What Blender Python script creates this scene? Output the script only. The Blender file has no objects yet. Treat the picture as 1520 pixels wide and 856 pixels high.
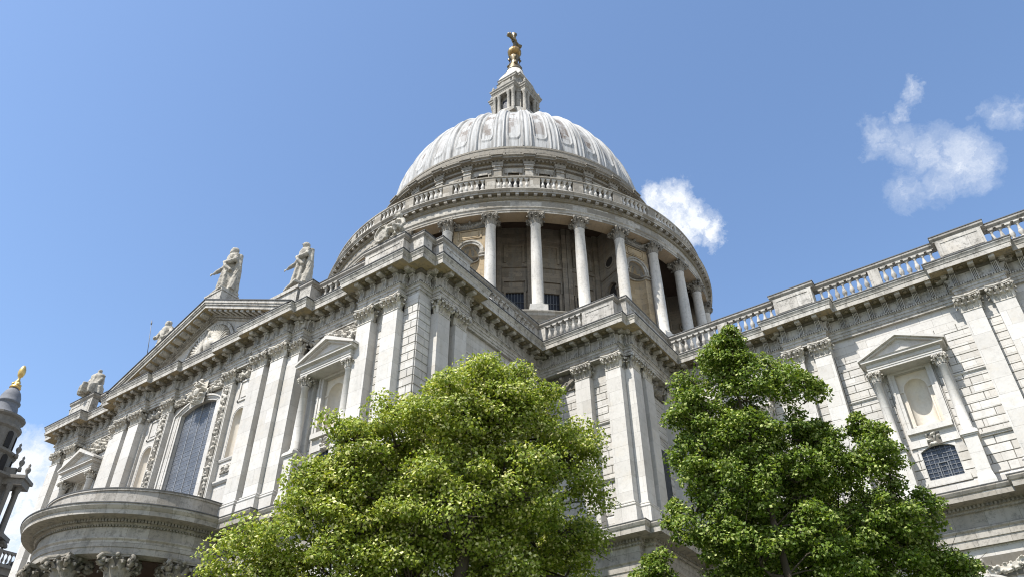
import bpy, math, random
import numpy as np
from mathutils import Vector, Matrix
PI = math.pi
rad = math.radians
sc = bpy.context.scene
col = sc.collection

# ------------------------------------------------------------------ camera
CAM = np.array([43.068, -62.356, 1.506])
yaw, pit, rol = rad(35.132), rad(36.914), rad(-0.424)
Fv = np.array([-math.sin(yaw)*math.cos(pit), math.cos(yaw)*math.cos(pit), math.sin(pit)])
R0 = np.array([math.cos(yaw), math.sin(yaw), 0.0])
U0 = np.cross(R0, Fv)
Rv = R0*math.cos(rol) + U0*math.sin(rol)
Uv = -R0*math.sin(rol) + U0*math.cos(rol)
cd = bpy.data.cameras.new('camera')
cam = bpy.data.objects.new('camera', cd)
col.objects.link(cam)
cam.matrix_world = Matrix(((Rv[0], Uv[0], -Fv[0], CAM[0]), (Rv[1], Uv[1], -Fv[1], CAM[1]), (Rv[2], Uv[2], -Fv[2], CAM[2]), (0, 0, 0, 1)))
cd.sensor_width = 36.0
cd.lens = 36.0*1149.385/1520.0
cd.clip_start = 0.1
cd.clip_end = 5000
sc.camera = cam

# ------------------------------------------------------------------ light
SUN_EL, SUN_W = rad(58), rad(15)          # elevation, degrees west of south
sdir = Vector((-math.sin(SUN_W)*math.cos(SUN_EL), -math.cos(SUN_W)*math.cos(SUN_EL), math.sin(SUN_EL)))
sl = bpy.data.lights.new('sun', 'SUN')
sl.energy = 4.1
sl.angle = rad(0.53)
sl.color = (1.0, 0.965, 0.91)
so = bpy.data.objects.new('sun', sl)
col.objects.link(so)
so.rotation_euler = sdir.to_track_quat('Z', 'Y').to_euler()
sc.view_settings.view_transform = 'Standard'
sc.view_settings.look = 'None'
sc.view_settings.gamma = 1
sc.view_settings.exposure = 1.0
sc.view_settings.use_curve_mapping = False
sc.cycles.max_bounces = 6
sc.cycles.diffuse_bounces = 4
sc.cycles.transparent_max_bounces = 6
sc.cycles.use_denoising = True
sc.cycles.pixel_filter_type = 'BLACKMAN_HARRIS'
sc.cycles.filter_width = 1.1


class NT:
    """short helper for building node trees"""
    def __init__(s, tree):
        s.t = tree; s.n = tree.nodes; s.l = tree.links
    def new(s, typ, **kw):
        n = s.n.new(typ)
        for k, v in kw.items(): setattr(n, k, v)
        return n
    def put(s, sock, v):
        if hasattr(v, 'is_linked') or isinstance(v, bpy.types.NodeSocket): s.l.new(v, sock)
        else: sock.default_value = v
    def math(s, op, a, b=0.0, c=0.0, clamp=False):
        n = s.new('ShaderNodeMath', operation=op, use_clamp=clamp)
        s.put(n.inputs[0], a); s.put(n.inputs[1], b)
        if len(n.inputs) > 2: s.put(n.inputs[2], c)
        return n.outputs[0]
    def vmath(s, op, a, b=(0, 0, 0)):
        n = s.new('ShaderNodeVectorMath', operation=op)
        s.put(n.inputs[0], a); s.put(n.inputs[1], b)
        return n
    def mix(s, f, a, b, mode='MIX'):
        n = s.new('ShaderNodeMix', data_type='RGBA', blend_type=mode)
        s.put(n.inputs[0], f); s.put(n.inputs[6], a); s.put(n.inputs[7], b)
        return n.outputs[2]
    def noise(s, vec, scale, detail=4, rough=0.55, dist=0.0):
        n = s.new('ShaderNodeTexNoise')
        if vec is not None: s.put(n.inputs['Vector'], vec)
        n.inputs['Scale'].default_value = scale; n.inputs['Detail'].default_value = detail
        n.inputs['Roughness'].default_value = rough; n.inputs['Distortion'].default_value = dist
        return n.outputs['Fac']
    def ramp(s, v, lo, hi):
        n = s.new('ShaderNodeMapRange', clamp=True)
        s.put(n.inputs[0], v); n.inputs[1].default_value = lo; n.inputs[2].default_value = hi
        return n.outputs[0]
    def sep(s, v):
        n = s.new('ShaderNodeSeparateXYZ'); s.put(n.inputs[0], v); return n.outputs
    def comb(s, x, y, z):
        n = s.new('ShaderNodeCombineXYZ'); s.put(n.inputs[0], x); s.put(n.inputs[1], y); s.put(n.inputs[2], z); return n.outputs[0]


w = bpy.data.worlds.new('World')
sc.world = w
w.use_nodes = True
T = NT(w.node_tree)
T.n.clear()
sky = T.new('ShaderNodeTexSky', sky_type='NISHITA')
sky.sun_disc = False
sky.sun_elevation = SUN_EL
sky.sun_rotation = math.atan2(sdir.x, sdir.y)
sky.altitude = 50; sky.air_density = 1.0; sky.dust_density = 0.6; sky.ozone_density = 2.0
SKY_STRENGTH = 0.125
tc = T.new('ShaderNodeTexCoord')
D = tc.outputs['Generated']
# clouds: soft billows of vapour at fixed compass directions in the sky
CL = [((-0.258, 0.690, 0.676), 0.030, 1.0), ((-0.240, 0.700, 0.672), 0.036, 1.0), ((-0.228, 0.722, 0.652), 0.036, 1.0), ((-0.218, 0.742, 0.634), 0.026, 1.0), ((-0.26, 0.715, 0.648), 0.050, 1.0),
      ((0.060, 0.780, 0.623), 0.046, 0.62), ((0.040, 0.768, 0.640), 0.045, 0.44), ((0.016, 0.754, 0.657), 0.040, 0.38), ((0.000, 0.744, 0.668), 0.034, 0.40),
      ((0.026, 0.728, 0.685), 0.022, 0.46), ((0.044, 0.716, 0.697), 0.018, 0.44), ((0.000, 0.785, 0.619), 0.034, 0.34), ((0.030, 0.790, 0.612), 0.036, 0.34),
      ((0.118, 0.755, 0.646), 0.026, 0.34), ((0.10, 0.752, 0.652), 0.016, 0.25), ((-0.320, 0.760, 0.565), 0.03, 0.2),
      ((-0.887, 0.345, 0.305), 0.075, 1.0), ((-0.875, 0.335, 0.35), 0.05, 1.0), ((-0.900, 0.33, 0.28), 0.08, 1.0), ((-0.87, 0.37, 0.31), 0.06, 1.0),
      # added clouds, unseen, out of frame to the east and south-east, filling shaded faces
      ((0.85, -0.10, 0.45), 0.42, 1.3), ((0.70, -0.62, 0.35), 0.36, 1.3), ((0.80, 0.45, 0.38), 0.32, 1.3), ((0.25, -0.90, 0.25), 0.26, 1.2), ((0.45, -0.1, 0.85), 0.24, 1.2)]
nz = T.new('ShaderNodeTexNoise'); T.put(nz.inputs['Vector'], D)
nz.inputs['Scale'].default_value = 22; nz.inputs['Detail'].default_value = 8; nz.inputs['Roughness'].default_value = 0.66
off = T.vmath('SUBTRACT', nz.outputs['Color'], (0.5, 0.5, 0.5)).outputs[0]
offs = T.vmath('SCALE', off); offs.inputs['Scale'].default_value = 0.075
Dd = T.vmath('ADD', D, offs.outputs[0]).outputs[0]
mask = None
for d, r, a in CL:
    v = np.array(d); v = v/np.linalg.norm(v)
    dist = T.vmath('DISTANCE', Dd, tuple(v)).outputs['Value']
    m = T.math('MULTIPLY', T.math('SUBTRACT', 1.0, T.math('DIVIDE', dist, r), clamp=True), a)
    mask = m if mask is None else T.math('MAXIMUM', mask, m)
n2 = T.noise(Dd, 46, 9, 0.66, 0.6)
dens = T.math('MULTIPLY', mask, T.math('ADD', -0.15, T.math('MULTIPLY', n2, 3.0)))
dens = T.ramp(dens, 0.10, 1.05)
bg1 = T.new('ShaderNodeBackground'); bg1.inputs[1].default_value = SKY_STRENGTH
hs = T.new('ShaderNodeHueSaturation'); hs.inputs['Saturation'].default_value = 1.03; T.put(hs.inputs['Color'], sky.outputs[0]); T.put(bg1.inputs[0], hs.outputs[0])
bg2 = T.new('ShaderNodeBackground'); bg2.inputs[0].default_value = (0.90, 0.94, 1.0, 1); bg2.inputs[1].default_value = 0.55
ms = T.new('ShaderNodeMixShader')
T.put(ms.inputs[0], dens); T.l.new(bg1.outputs[0], ms.inputs[1]); T.l.new(bg2.outputs[0], ms.inputs[2])
wo = T.new('ShaderNodeOutputWorld'); T.l.new(ms.outputs[0], wo.inputs[0])

# ------------------------------------------------------------------ materials


def mat(name):
    m = bpy.data.materials.new(name); m.use_nodes = True
    t = NT(m.node_tree)
    p = t.n.get('Principled BSDF')
    p.inputs['Roughness'].default_value = 0.85
    p.inputs['Specular IOR Level'].default_value = 0.25
    return m, t, p


def stone(name, base=(0.60, 0.578, 0.54), soot=0.30, brick=None, polar=False, warm=0.25, topdark=0.75, blockvar=0.16, mortar=0.45):
    m, t, p = mat(name)
    geo = t.new('ShaderNodeNewGeometry')
    P = geo.outputs['Position']
    x, y, z = t.sep(P)
    large = t.noise(P, 0.16, 4, 0.6)
    mid = t.noise(P, 1.1, 6, 0.65)
    fine = t.noise(P, 9.0, 8, 0.7)
    st = t.vmath('MULTIPLY', P, (1.6, 1.6, 0.16)).outputs[0]
    streak = t.noise(st, 1.0, 7, 0.62)
    c = t.mix(t.ramp(large, 0.35, 0.7), (*base, 1), (base[0]*0.86, base[1]*0.855, base[2]*0.85, 1))
    c = t.mix(t.math('MULTIPLY', t.ramp(mid, 0.52, 0.72), warm), c, (base[0]*0.86, base[1]*0.74, base[2]*0.55, 1))
    hgt = t.math('MULTIPLY', fine, 0.4)
    if brick:
        bw, rh, ms_ = brick
        u = t.math('MULTIPLY', t.math('ARCTAN2', y, x), polar) if polar else t.math('ADD', x, y)
        bt = t.new('ShaderNodeTexBrick')
        t.put(bt.inputs['Vector'], t.comb(u, z, 0.0))
        bt.inputs['Scale'].default_value = 1.0; bt.inputs['Mortar Size'].default_value = ms_
        bt.inputs['Mortar Smooth'].default_value = 0.2
        bt.inputs['Brick Width'].default_value = bw; bt.inputs['Row Height'].default_value = rh
        bt.inputs['Color1'].default_value = (1, 1, 1, 1); bt.inputs['Color2'].default_value = (1-blockvar*1.6, 1-blockvar*1.7, 1-blockvar*1.85, 1)
        bt.inputs['Mortar'].default_value = (mortar, mortar*0.97, mortar*0.92, 1)
        c = t.mix(1.0, c, bt.outputs['Color'], 'MULTIPLY')
        hgt = t.math('SUBTRACT', hgt, t.math('MULTIPLY', bt.outputs['Fac'], 0.5))
    dirt = t.math('MULTIPLY', t.ramp(streak, 0.50, 0.76), soot*1.5, clamp=True)
    c = t.mix(dirt, c, (0.20, 0.185, 0.16, 1))
    dirt2 = t.math('MULTIPLY', t.ramp(t.noise(P, 3.4, 9, 0.78), 0.50, 0.62), soot*0.9, clamp=True)
    c = t.mix(dirt2, c, (0.10, 0.093, 0.08, 1))
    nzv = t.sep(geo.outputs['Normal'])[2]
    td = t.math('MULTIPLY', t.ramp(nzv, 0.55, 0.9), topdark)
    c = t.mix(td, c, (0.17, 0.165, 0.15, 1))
    c = t.mix(t.math('MULTIPLY', t.ramp(fine, 0.3, 0.75), 0.16), c, (0.25, 0.24, 0.21, 1))
    t.put(p.inputs['Base Color'], c)
    b = t.new('ShaderNodeBump'); b.inputs['Strength'].default_value = 0.6; b.inputs['Distance'].default_value = 0.03
    t.put(b.inputs['Height'], hgt); t.l.new(b.outputs[0], p.inputs['Normal'])
    return m


M = {}
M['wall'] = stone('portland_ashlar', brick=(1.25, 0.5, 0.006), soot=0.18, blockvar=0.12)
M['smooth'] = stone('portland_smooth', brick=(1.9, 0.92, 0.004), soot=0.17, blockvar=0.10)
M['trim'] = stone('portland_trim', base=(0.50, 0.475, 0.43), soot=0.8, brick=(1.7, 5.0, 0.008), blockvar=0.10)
M['soot'] = stone('soot_and_shade_carving', base=(0.25, 0.225, 0.185), soot=1.0, topdark=0.3)  # sooted carving; also darkens dentils as the shadow under lower cornices
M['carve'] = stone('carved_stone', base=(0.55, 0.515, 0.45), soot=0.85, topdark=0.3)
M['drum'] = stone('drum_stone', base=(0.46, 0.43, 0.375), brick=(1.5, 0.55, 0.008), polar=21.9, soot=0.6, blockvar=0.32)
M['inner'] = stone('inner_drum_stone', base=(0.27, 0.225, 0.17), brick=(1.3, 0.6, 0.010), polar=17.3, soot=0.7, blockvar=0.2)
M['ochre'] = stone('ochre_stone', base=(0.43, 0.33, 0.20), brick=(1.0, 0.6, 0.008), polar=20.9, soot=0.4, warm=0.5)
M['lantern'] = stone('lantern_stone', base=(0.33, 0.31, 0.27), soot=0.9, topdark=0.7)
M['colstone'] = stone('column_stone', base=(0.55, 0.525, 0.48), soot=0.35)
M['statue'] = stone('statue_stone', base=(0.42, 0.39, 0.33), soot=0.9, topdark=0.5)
M['niche'] = stone('niche_stone', base=(0.66, 0.60, 0.51), soot=0.14, warm=0.5)
M['tower'] = stone('tower_stone', base=(0.155, 0.14, 0.12), soot=0.7)  # base darkened to carry the tower's shaded side in its colour

m, t, p = mat('dome_lead')
geo = t.new('ShaderNodeNewGeometry'); P = geo.outputs['Position']
x, y, z = t.sep(P)
ang = t.math('ARCTAN2', y, x)
sv = t.comb(t.math('MULTIPLY', ang, 40.0), t.math('MULTIPLY', z, 0.22), 0.0)
s1 = t.noise(sv, 1.0, 6, 0.65)
c = t.mix(t.ramp(s1, 0.46, 0.70), (0.41, 0.41, 0.402, 1), (0.16, 0.155, 0.145, 1))
# oxidised brown sheets inside the panels
bt = t.new('ShaderNodeTexBrick'); t.put(bt.inputs['Vector'], t.comb(t.math('MULTIPLY', ang, 16.0), z, 0.0))
bt.inputs['Scale'].default_value = 1.0; bt.inputs['Brick Width'].default_value = 0.8; bt.inputs['Row Height'].default_value = 1.35
bt.inputs['Mortar Size'].default_value = 0.02; bt.inputs['Color1'].default_value = (0, 0, 0, 1); bt.inputs['Color2'].default_value = (1, 1, 1, 1); bt.inputs['Mortar'].default_value = (0, 0, 0, 1)
panel = t.math('ABSOLUTE', t.math('SUBTRACT', t.math('FRACT', t.math('ADD', t.math('DIVIDE', ang, rad(11.25)), 0.0)), 0.5))
# ribs sit at half steps; the panel middle is at fract = 0 / 1
inp = t.ramp(panel, 0.31, 0.33)
pn = t.math('MULTIPLY', t.ramp(t.noise(t.comb(t.math('MULTIPLY', ang, 10.0), t.math('MULTIPLY', z, 0.35), 3.0), 1.0, 3, 0.6), 0.43, 0.50), inp)
lo = t.math('MULTIPLY', t.math('LESS_THAN', z, 75.0), t.math('GREATER_THAN', z, 68.8))
pn = t.math('MULTIPLY', t.math('MULTIPLY', pn, lo), t.math('ADD', 0.15, t.math('MULTIPLY', t.sep(bt.outputs['Color'])[0], 0.75)))
gs = None
for c0_, w0_ in ((0.20, 0.014), (0.245, 0.012), (0.095, 0.016), (0.305, 0.010)):
    g_ = t.math('SUBTRACT', 1.0, t.math('DIVIDE', t.math('ABSOLUTE', t.math('SUBTRACT', panel, c0_)), w0_), clamp=True)
    gs = g_ if gs is None else t.math('MAXIMUM', gs, g_)
gr = t.math('MULTIPLY', gs, t.ramp(t.noise(P, 0.7, 5, 0.7), 0.2, 0.5), clamp=True)
c = t.mix(t.math('MULTIPLY', gr, 0.75), c, (0.12, 0.105, 0.09, 1))
c = t.mix(pn, c, (0.12, 0.09, 0.07, 1))
c = t.mix(t.math('MULTIPLY', t.ramp(t.noise(P, 2.5, 8, 0.7), 0.5, 0.8), 0.5), c, (0.3, 0.29, 0.27, 1))
t.put(p.inputs['Base Color'], c); p.inputs['Roughness'].default_value = 0.8; p.inputs['Specular IOR Level'].default_value = 0.15
b = t.new('ShaderNodeBump'); b.inputs['Strength'].default_value = 0.4; b.inputs['Distance'].default_value = 0.05
t.put(b.inputs['Height'], t.math('ADD', s1, bt.outputs['Fac'])); t.l.new(b.outputs[0], p.inputs['Normal'])
M['lead'] = m

m, t, p = mat('gilding')
geo = t.new('ShaderNodeNewGeometry')
c = t.mix(t.ramp(t.noise(geo.outputs['Position'], 2.2, 6, 0.7), 0.4, 0.7), (0.40, 0.25, 0.09, 1), (0.10, 0.07, 0.035, 1))
t.put(p.inputs['Base Color'], c); p.inputs['Metallic'].default_value = 0.7; p.inputs['Roughness'].default_value = 0.38
M['gold'] = m
m, t, p = mat('weathered_bronze')
geo = t.new('ShaderNodeNewGeometry')
c = t.mix(t.ramp(t.noise(geo.outputs['Position'], 3.2, 6, 0.7), 0.4, 0.7), (0.22, 0.165, 0.085, 1), (0.06, 0.06, 0.05, 1))
t.put(p.inputs['Base Color'], c); p.inputs['Metallic'].default_value = 0.6; p.inputs['Roughness'].default_value = 0.45
M['bronze'] = m

def glassmat(name, c1, c2, lead, rough, spec, bump):
    m, t, p = mat(name)
    geo = t.new('ShaderNodeNewGeometry'); P = geo.outputs['Position']
    x, y, z = t.sep(P); u = t.math('ADD', x, y)
    bt = t.new('ShaderNodeTexBrick'); t.put(bt.inputs['Vector'], t.comb(u, z, 0.0)); bt.offset = 0.0
    bt.inputs['Scale'].default_value = 1.0; bt.inputs['Brick Width'].default_value = 0.17; bt.inputs['Row Height'].default_value = 0.17
    bt.inputs['Mortar Size'].default_value = 0.012; bt.inputs['Color1'].default_value = (*c1, 1); bt.inputs['Color2'].default_value = (*c2, 1); bt.inputs['Mortar'].default_value = (*lead, 1)
    c = t.mix(t.ramp(t.noise(P, 0.8, 4, 0.6), 0.4, 0.7), bt.outputs['Color'], (*[v*0.8 for v in c1], 1))
    t.put(p.inputs['Base Color'], c); p.inputs['Roughness'].default_value = rough
    p.inputs['Specular IOR Level'].default_value = spec
    b = t.new('ShaderNodeBump'); b.inputs['Strength'].default_value = bump; b.inputs['Distance'].default_value = 0.02
    t.put(b.inputs['Height'], t.math('ADD', t.noise(P, 5.0, 3), t.math('MULTIPLY', bt.outputs['Fac'], -0.6))); t.l.new(b.outputs[0], p.inputs['Normal'])
    return m


M['glass'] = glassmat('leaded_glass', (0.022, 0.028, 0.04), (0.05, 0.058, 0.075), (0.02, 0.02, 0.02), 0.25, 0.45, 0.35)
M['gglass'] = glassmat('great_window_glass', (0.095, 0.105, 0.125), (0.14, 0.15, 0.17), (0.07, 0.075, 0.08), 0.45, 0.4, 0.4)
M['dglass'] = glassmat('dark_glass', (0.012, 0.014, 0.02), (0.02, 0.022, 0.03), (0.01, 0.01, 0.01), 0.3, 0.25, 0.3)


def flat(name, c, r=0.8, **kw):
    m, t, p = mat(name)
    geo = t.new('ShaderNodeNewGeometry')
    cc = t.mix(t.ramp(t.noise(geo.outputs['Position'], 1.7, 7, 0.7), 0.35, 0.7), (*c, 1), tuple(v*0.7 for v in c) + (1,))
    t.put(p.inputs['Base Color'], cc); p.inputs['Roughness'].default_value = r
    for k, v in kw.items(): p.inputs[k].default_value = v
    return m


M['dark'] = flat('dark_interior', (0.03, 0.026, 0.022))
M['ceil'] = flat('timber_ceiling', (0.07, 0.045, 0.03))
M['flash'] = flat('lead_flashing', (0.09, 0.088, 0.085), 0.6)
M['rosette'] = stone('dark_brown_stone', base=(0.17, 0.14, 0.085), soot=0.6, topdark=0)  # dark brown stone for rosettes and drum bed mouldings
M['rail'] = stone('weathered_rail', base=(0.36, 0.335, 0.30), soot=0.8, brick=(1.6, 5.0, 0.01))
M['crust_shade'] = stone('crust_and_recess_shade', base=(0.12, 0.108, 0.088), soot=0.6, topdark=0)  # dark crust and joints; also the tympanum's recess shade put into colour
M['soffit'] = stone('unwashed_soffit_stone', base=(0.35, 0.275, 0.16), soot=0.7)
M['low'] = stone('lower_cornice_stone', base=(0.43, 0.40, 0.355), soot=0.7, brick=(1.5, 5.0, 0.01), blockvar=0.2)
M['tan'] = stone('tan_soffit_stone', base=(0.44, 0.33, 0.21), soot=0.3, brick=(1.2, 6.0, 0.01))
M['iron'] = flat('lead_cames', (0.16, 0.17, 0.18), 0.5)
M['came'] = flat('pale_cames', (0.17, 0.18, 0.195), 0.6)
M['greylead'] = flat('grey_lead', (0.42, 0.43, 0.445), 0.6)
M['roof'] = flat('roof_lead', (0.30, 0.31, 0.32), 0.7)
M['bark'] = flat('bark', (0.075, 0.06, 0.045), 0.95)
M['paving'] = stone('york_paving', base=(0.40, 0.37, 0.32), brick=(0.9, 0.6, 0.01), soot=0.2, topdark=0)
M['lawn'] = flat('lawn', (0.06, 0.10, 0.025), 0.95)


def leafmat(name, c1, c2, c3):
    m = bpy.data.materials.new(name); m.use_nodes = True
    t = NT(m.node_tree); t.n.clear()
    geo = t.new('ShaderNodeNewGeometry')
    r = geo.outputs['Random Per Island']
    c = t.mix(t.ramp(r, 0.0, 0.7), (*c1, 1), (*c2, 1))
    c = t.mix(t.ramp(r, 0.68, 1.0), c, (*c3, 1))
    c = t.mix(t.math('MULTIPLY', t.ramp(t.noise(geo.outputs['Position'], 0.9, 3), 0.35, 0.7), 0.45), c, (*c2, 1))
    df = t.new('ShaderNodeBsdfPrincipled'); t.put(df.inputs['Base Color'], c)
    df.inputs['Roughness'].default_value = 0.5; df.inputs['Specular IOR Level'].default_value = 0.18
    tr = t.new('ShaderNodeBsdfTranslucent')
    c2_ = t.mix(1.0, c, (1.3, 1.3, 0.5, 1), 'MULTIPLY')
    t.put(tr.inputs[0], c2_)
    mx = t.new('ShaderNodeMixShader'); mx.inputs[0].default_value = 0.27
    t.l.new(df.outputs[0], mx.inputs[1]); t.l.new(tr.outputs[0], mx.inputs[2])
    o = t.new('ShaderNodeOutputMaterial'); t.l.new(mx.outputs[0], o.inputs[0])
    return m


M['leafA'] = leafmat('lime_leaf', (0.38, 0.42, 0.060), (0.14, 0.205, 0.026), (0.86, 0.80, 0.40))
M['leafB'] = leafmat('maple_leaf', (0.20, 0.27, 0.030), (0.065, 0.115, 0.014), (0.56, 0.60, 0.22))

# ------------------------------------------------------------------ mesh helpers


class MB:
    def __init__(s): s.v = []; s.f = []; s.sm = []; s.mi = []; s.cur = 0
    def add(s, vs, fs, smooth=False):
        o = len(s.v); s.v += [tuple(a) for a in vs]; s.f += [tuple(i+o for i in f) for f in fs]; s.sm += [smooth]*len(fs); s.mi += [0]*(len(s.f)-len(fs)-len(s.mi))+[s.cur]*len(fs)
    def box(s, x0, x1, y0, y1, z0, z1):
        if x0 > x1: x0, x1 = x1, x0
        if y0 > y1: y0, y1 = y1, y0
        s.add([(x0, y0, z0), (x1, y0, z0), (x1, y1, z0), (x0, y1, z0), (x0, y0, z1), (x1, y0, z1), (x1, y1, z1), (x0, y1, z1)],
              [(0, 3, 2, 1), (4, 5, 6, 7), (0, 1, 5, 4), (1, 2, 6, 5), (2, 3, 7, 6), (3, 0, 4, 7)])
    def frustum(s, c, b0, b1, z0, z1):
        x, y = c
        (a, d), (e, g) = b0, b1
        s.add([(x-a, y-d, z0), (x+a, y-d, z0), (x+a, y+d, z0), (x-a, y+d, z0), (x-e, y-g, z1), (x+e, y-g, z1), (x+e, y+g, z1), (x-e, y+g, z1)],
              [(0, 3, 2, 1), (4, 5, 6, 7), (0, 1, 5, 4), (1, 2, 6, 5), (2, 3, 7, 6), (3, 0, 4, 7)])
    def block(s, u0, u1, z0, z1, y, d=0.05, ch=0.022):
        """chamfered ashlar facing -y, front at y-d"""
        s.add([(u0, y, z0), (u1, y, z0), (u1, y, z1), (u0, y, z1),
               (u0, y-d+ch, z0), (u1, y-d+ch, z0), (u1, y-d+ch, z1), (u0, y-d+ch, z1),
               (u0+ch, y-d, z0+ch), (u1-ch, y-d, z0+ch), (u1-ch, y-d, z1-ch), (u0+ch, y-d, z1-ch)],
              [(0, 1, 5, 4), (1, 2, 6, 5), (2, 3, 7, 6), (3, 0, 4, 7), (4, 5, 9, 8), (5, 6, 10, 9), (6, 7, 11, 10), (7, 4, 8, 11), (8, 9, 10, 11)])
    def sweep(s, path, prof, closed=False, capends=True, smooth=False):
        n = len(path); P = [np.array(p, float) for p in path]
        segs = n if closed else n-1
        nor = []
        for i in range(segs):
            d = P[(i+1) % n]-P[i]; d = d/np.linalg.norm(d); nor.append(np.array([d[1], -d[0]]))
        mit = []
        for i in range(n):
            if closed: a, b = nor[i-1], nor[i]
            else: a = nor[max(i-1, 0)]; b = nor[min(i, segs-1)]
            mit.append((a+b)/(1+a.dot(b)))
        k = len(prof); vs = []
        for i in range(n):
            for o, z in prof: q = P[i]+mit[i]*o; vs.append((q[0], q[1], z))
        fs = []
        for i in range(segs):
            j = (i+1) % n
            for a in range(k-1): fs.append((i*k+a, j*k+a, j*k+a+1, i*k+a+1))
        if capends and not closed:
            fs.append(tuple(range(k))); fs.append(tuple((n-1)*k+a for a in reversed(range(k))))
        s.add(vs, fs, smooth)
    def lathe(s, prof, c=(0, 0), n=32, a0=0.0, a1=2*PI, smooth=True, z0=0.0, rot=0.0):
        full = abs(a1-a0) > 2*PI-1e-6; m = n if full else n+1; k = len(prof); vs = []
        for i in range(m):
            t_ = a0+(a1-a0)*i/n+rot
            for r, z in prof: vs.append((c[0]+r*math.cos(t_), c[1]+r*math.sin(t_), z+z0))
        fs = []
        for i in range(n):
            j = (i+1) % m
            for a in range(k-1): fs.append((i*k+a, j*k+a, j*k+a+1, i*k+a+1))
        s.add(vs, fs, smooth)
    def tube(s, pts, rs, n=8, caps=True):
        vs = []; fs = []; k = len(pts)
        pts = [np.array(p, float) for p in pts]
        for i in range(k):
            d = pts[min(i+1, k-1)]-pts[max(i-1, 0)]; d = d/(np.linalg.norm(d)+1e-9)
            a = np.cross(d, (0, 0, 1.0)); 
            if np.linalg.norm(a) < 1e-3: a = np.array((1.0, 0, 0))
            a = a/np.linalg.norm(a); b = np.cross(d, a)
            for j in range(n):
                t_ = 2*PI*j/n; vs.append(tuple(pts[i]+(a*math.cos(t_)+b*math.sin(t_))*rs[i]))
        for i in range(k-1):
            for j in range(n): fs.append((i*n+j, i*n+(j+1) % n, (i+1)*n+(j+1) % n, (i+1)*n+j))
        if caps: fs.append(tuple(range(n))[::-1]); fs.append(tuple((k-1)*n+j for j in range(n)))
        s.add(vs, fs, True)
    def ball(s, c, r, n=10, m=7, sq=(1, 1, 1)):
        vs = []; fs = []
        for i in range(m+1):
            ph = PI*i/m
            for j in range(n):
                t_ = 2*PI*j/n; vs.append((c[0]+r*sq[0]*math.sin(ph)*math.cos(t_), c[1]+r*sq[1]*math.sin(ph)*math.sin(t_), c[2]-r*sq[2]*math.cos(ph)))
        for i in range(m):
            for j in range(n): fs.append((i*n+j, i*n+(j+1) % n, (i+1)*n+(j+1) % n, (i+1)*n+j))
        s.add(vs, fs, True)
    def prism(s, poly, y0, y1):
        """polygon of (x, z), extruded along y"""
        n = len(poly)
        vs = [(x, y0, z) for x, z in poly]+[(x, y1, z) for x, z in poly]
        s.add(vs, [tuple(range(n)), tuple(range(2*n-1, n-1, -1))]+[(i, n+i, n+(i+1) % n, (i+1) % n) for i in range(n)])
    def xf(s, rotz=0.0, loc=(0, 0, 0), start=0):
        c, q = math.cos(rotz), math.sin(rotz)
        for i in range(start, len(s.v)):
            x, y, z = s.v[i]; s.v[i] = (x*c-y*q+loc[0], x*q+y*c+loc[1], z+loc[2])
        return s
    def mesh(s, name):
        me = bpy.data.meshes.new(name); me.from_pydata(s.v, [], s.f)
        me.polygons.foreach_set('use_smooth', s.sm)
        if any(s.mi): me.polygons.foreach_set('material_index', s.mi+[0]*(len(s.f)-len(s.mi))); me['crust_shade'] = 1
        me.update(); return me


def link(name, me, m, parent=None, loc=(0, 0, 0), rotz=0.0, **kw):
    if isinstance(me, MB): me = me.mesh(name)
    if m is not None and not me.materials: me.materials.append(m)
    if me.get('crust_shade') and len(me.materials) == 1: me.materials.append(M['crust_shade'])
    o = bpy.data.objects.new(name, me); col.objects.link(o); o.parent = parent
    o.location = loc; o.rotation_euler = (0, 0, rotz)
    for k, v in kw.items(): o[k] = v
    return o


def empty(name, loc=(0, 0, 0), parent=None, **kw):
    o = bpy.data.objects.new(name, None); col.objects.link(o); o.location = loc; o.parent = parent
    o.empty_display_size = 0.5
    for k, v in kw.items(): o[k] = v
    return o


def slab(mb, u0, u1, z0, z1, y, depth, holes, rotz=0.0):
    """wall skin facing -y at y with rectangular holes whose jambs run back by depth"""
    us = sorted({u0, u1, *[h[0] for h in holes], *[h[1] for h in holes]}); zs = sorted({z0, z1, *[h[2] for h in holes], *[h[3] for h in holes]})
    us = [u for u in us if u0 <= u <= u1]; zs = [z for z in zs if z0 <= z <= z1]
    for a, b in zip(us[:-1], us[1:]):
        for c, d in zip(zs[:-1], zs[1:]):
            mu, mz = (a+b)/2, (c+d)/2
            if any(h[0] < mu < h[1] and h[2] < mz < h[3] for h in holes): continue
            mb.add([(a, y, c), (b, y, c), (b, y, d), (a, y, d)], [(0, 1, 2, 3)])
    for h in holes:
        a, b, c, d = h; Y = y+depth
        mb.add([(a, y, c), (a, Y, c), (a, Y, d), (a, y, d)], [(0, 1, 2, 3)]); mb.add([(b, y, c), (b, y, d), (b, Y, d), (b, Y, c)], [(0, 1, 2, 3)])
        mb.add([(a, y, c), (b, y, c), (b, Y, c), (a, Y, c)], [(0, 1, 2, 3)]); mb.add([(a, y, d), (a, Y, d), (b, Y, d), (b, y, d)], [(0, 1, 2, 3)])


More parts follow.
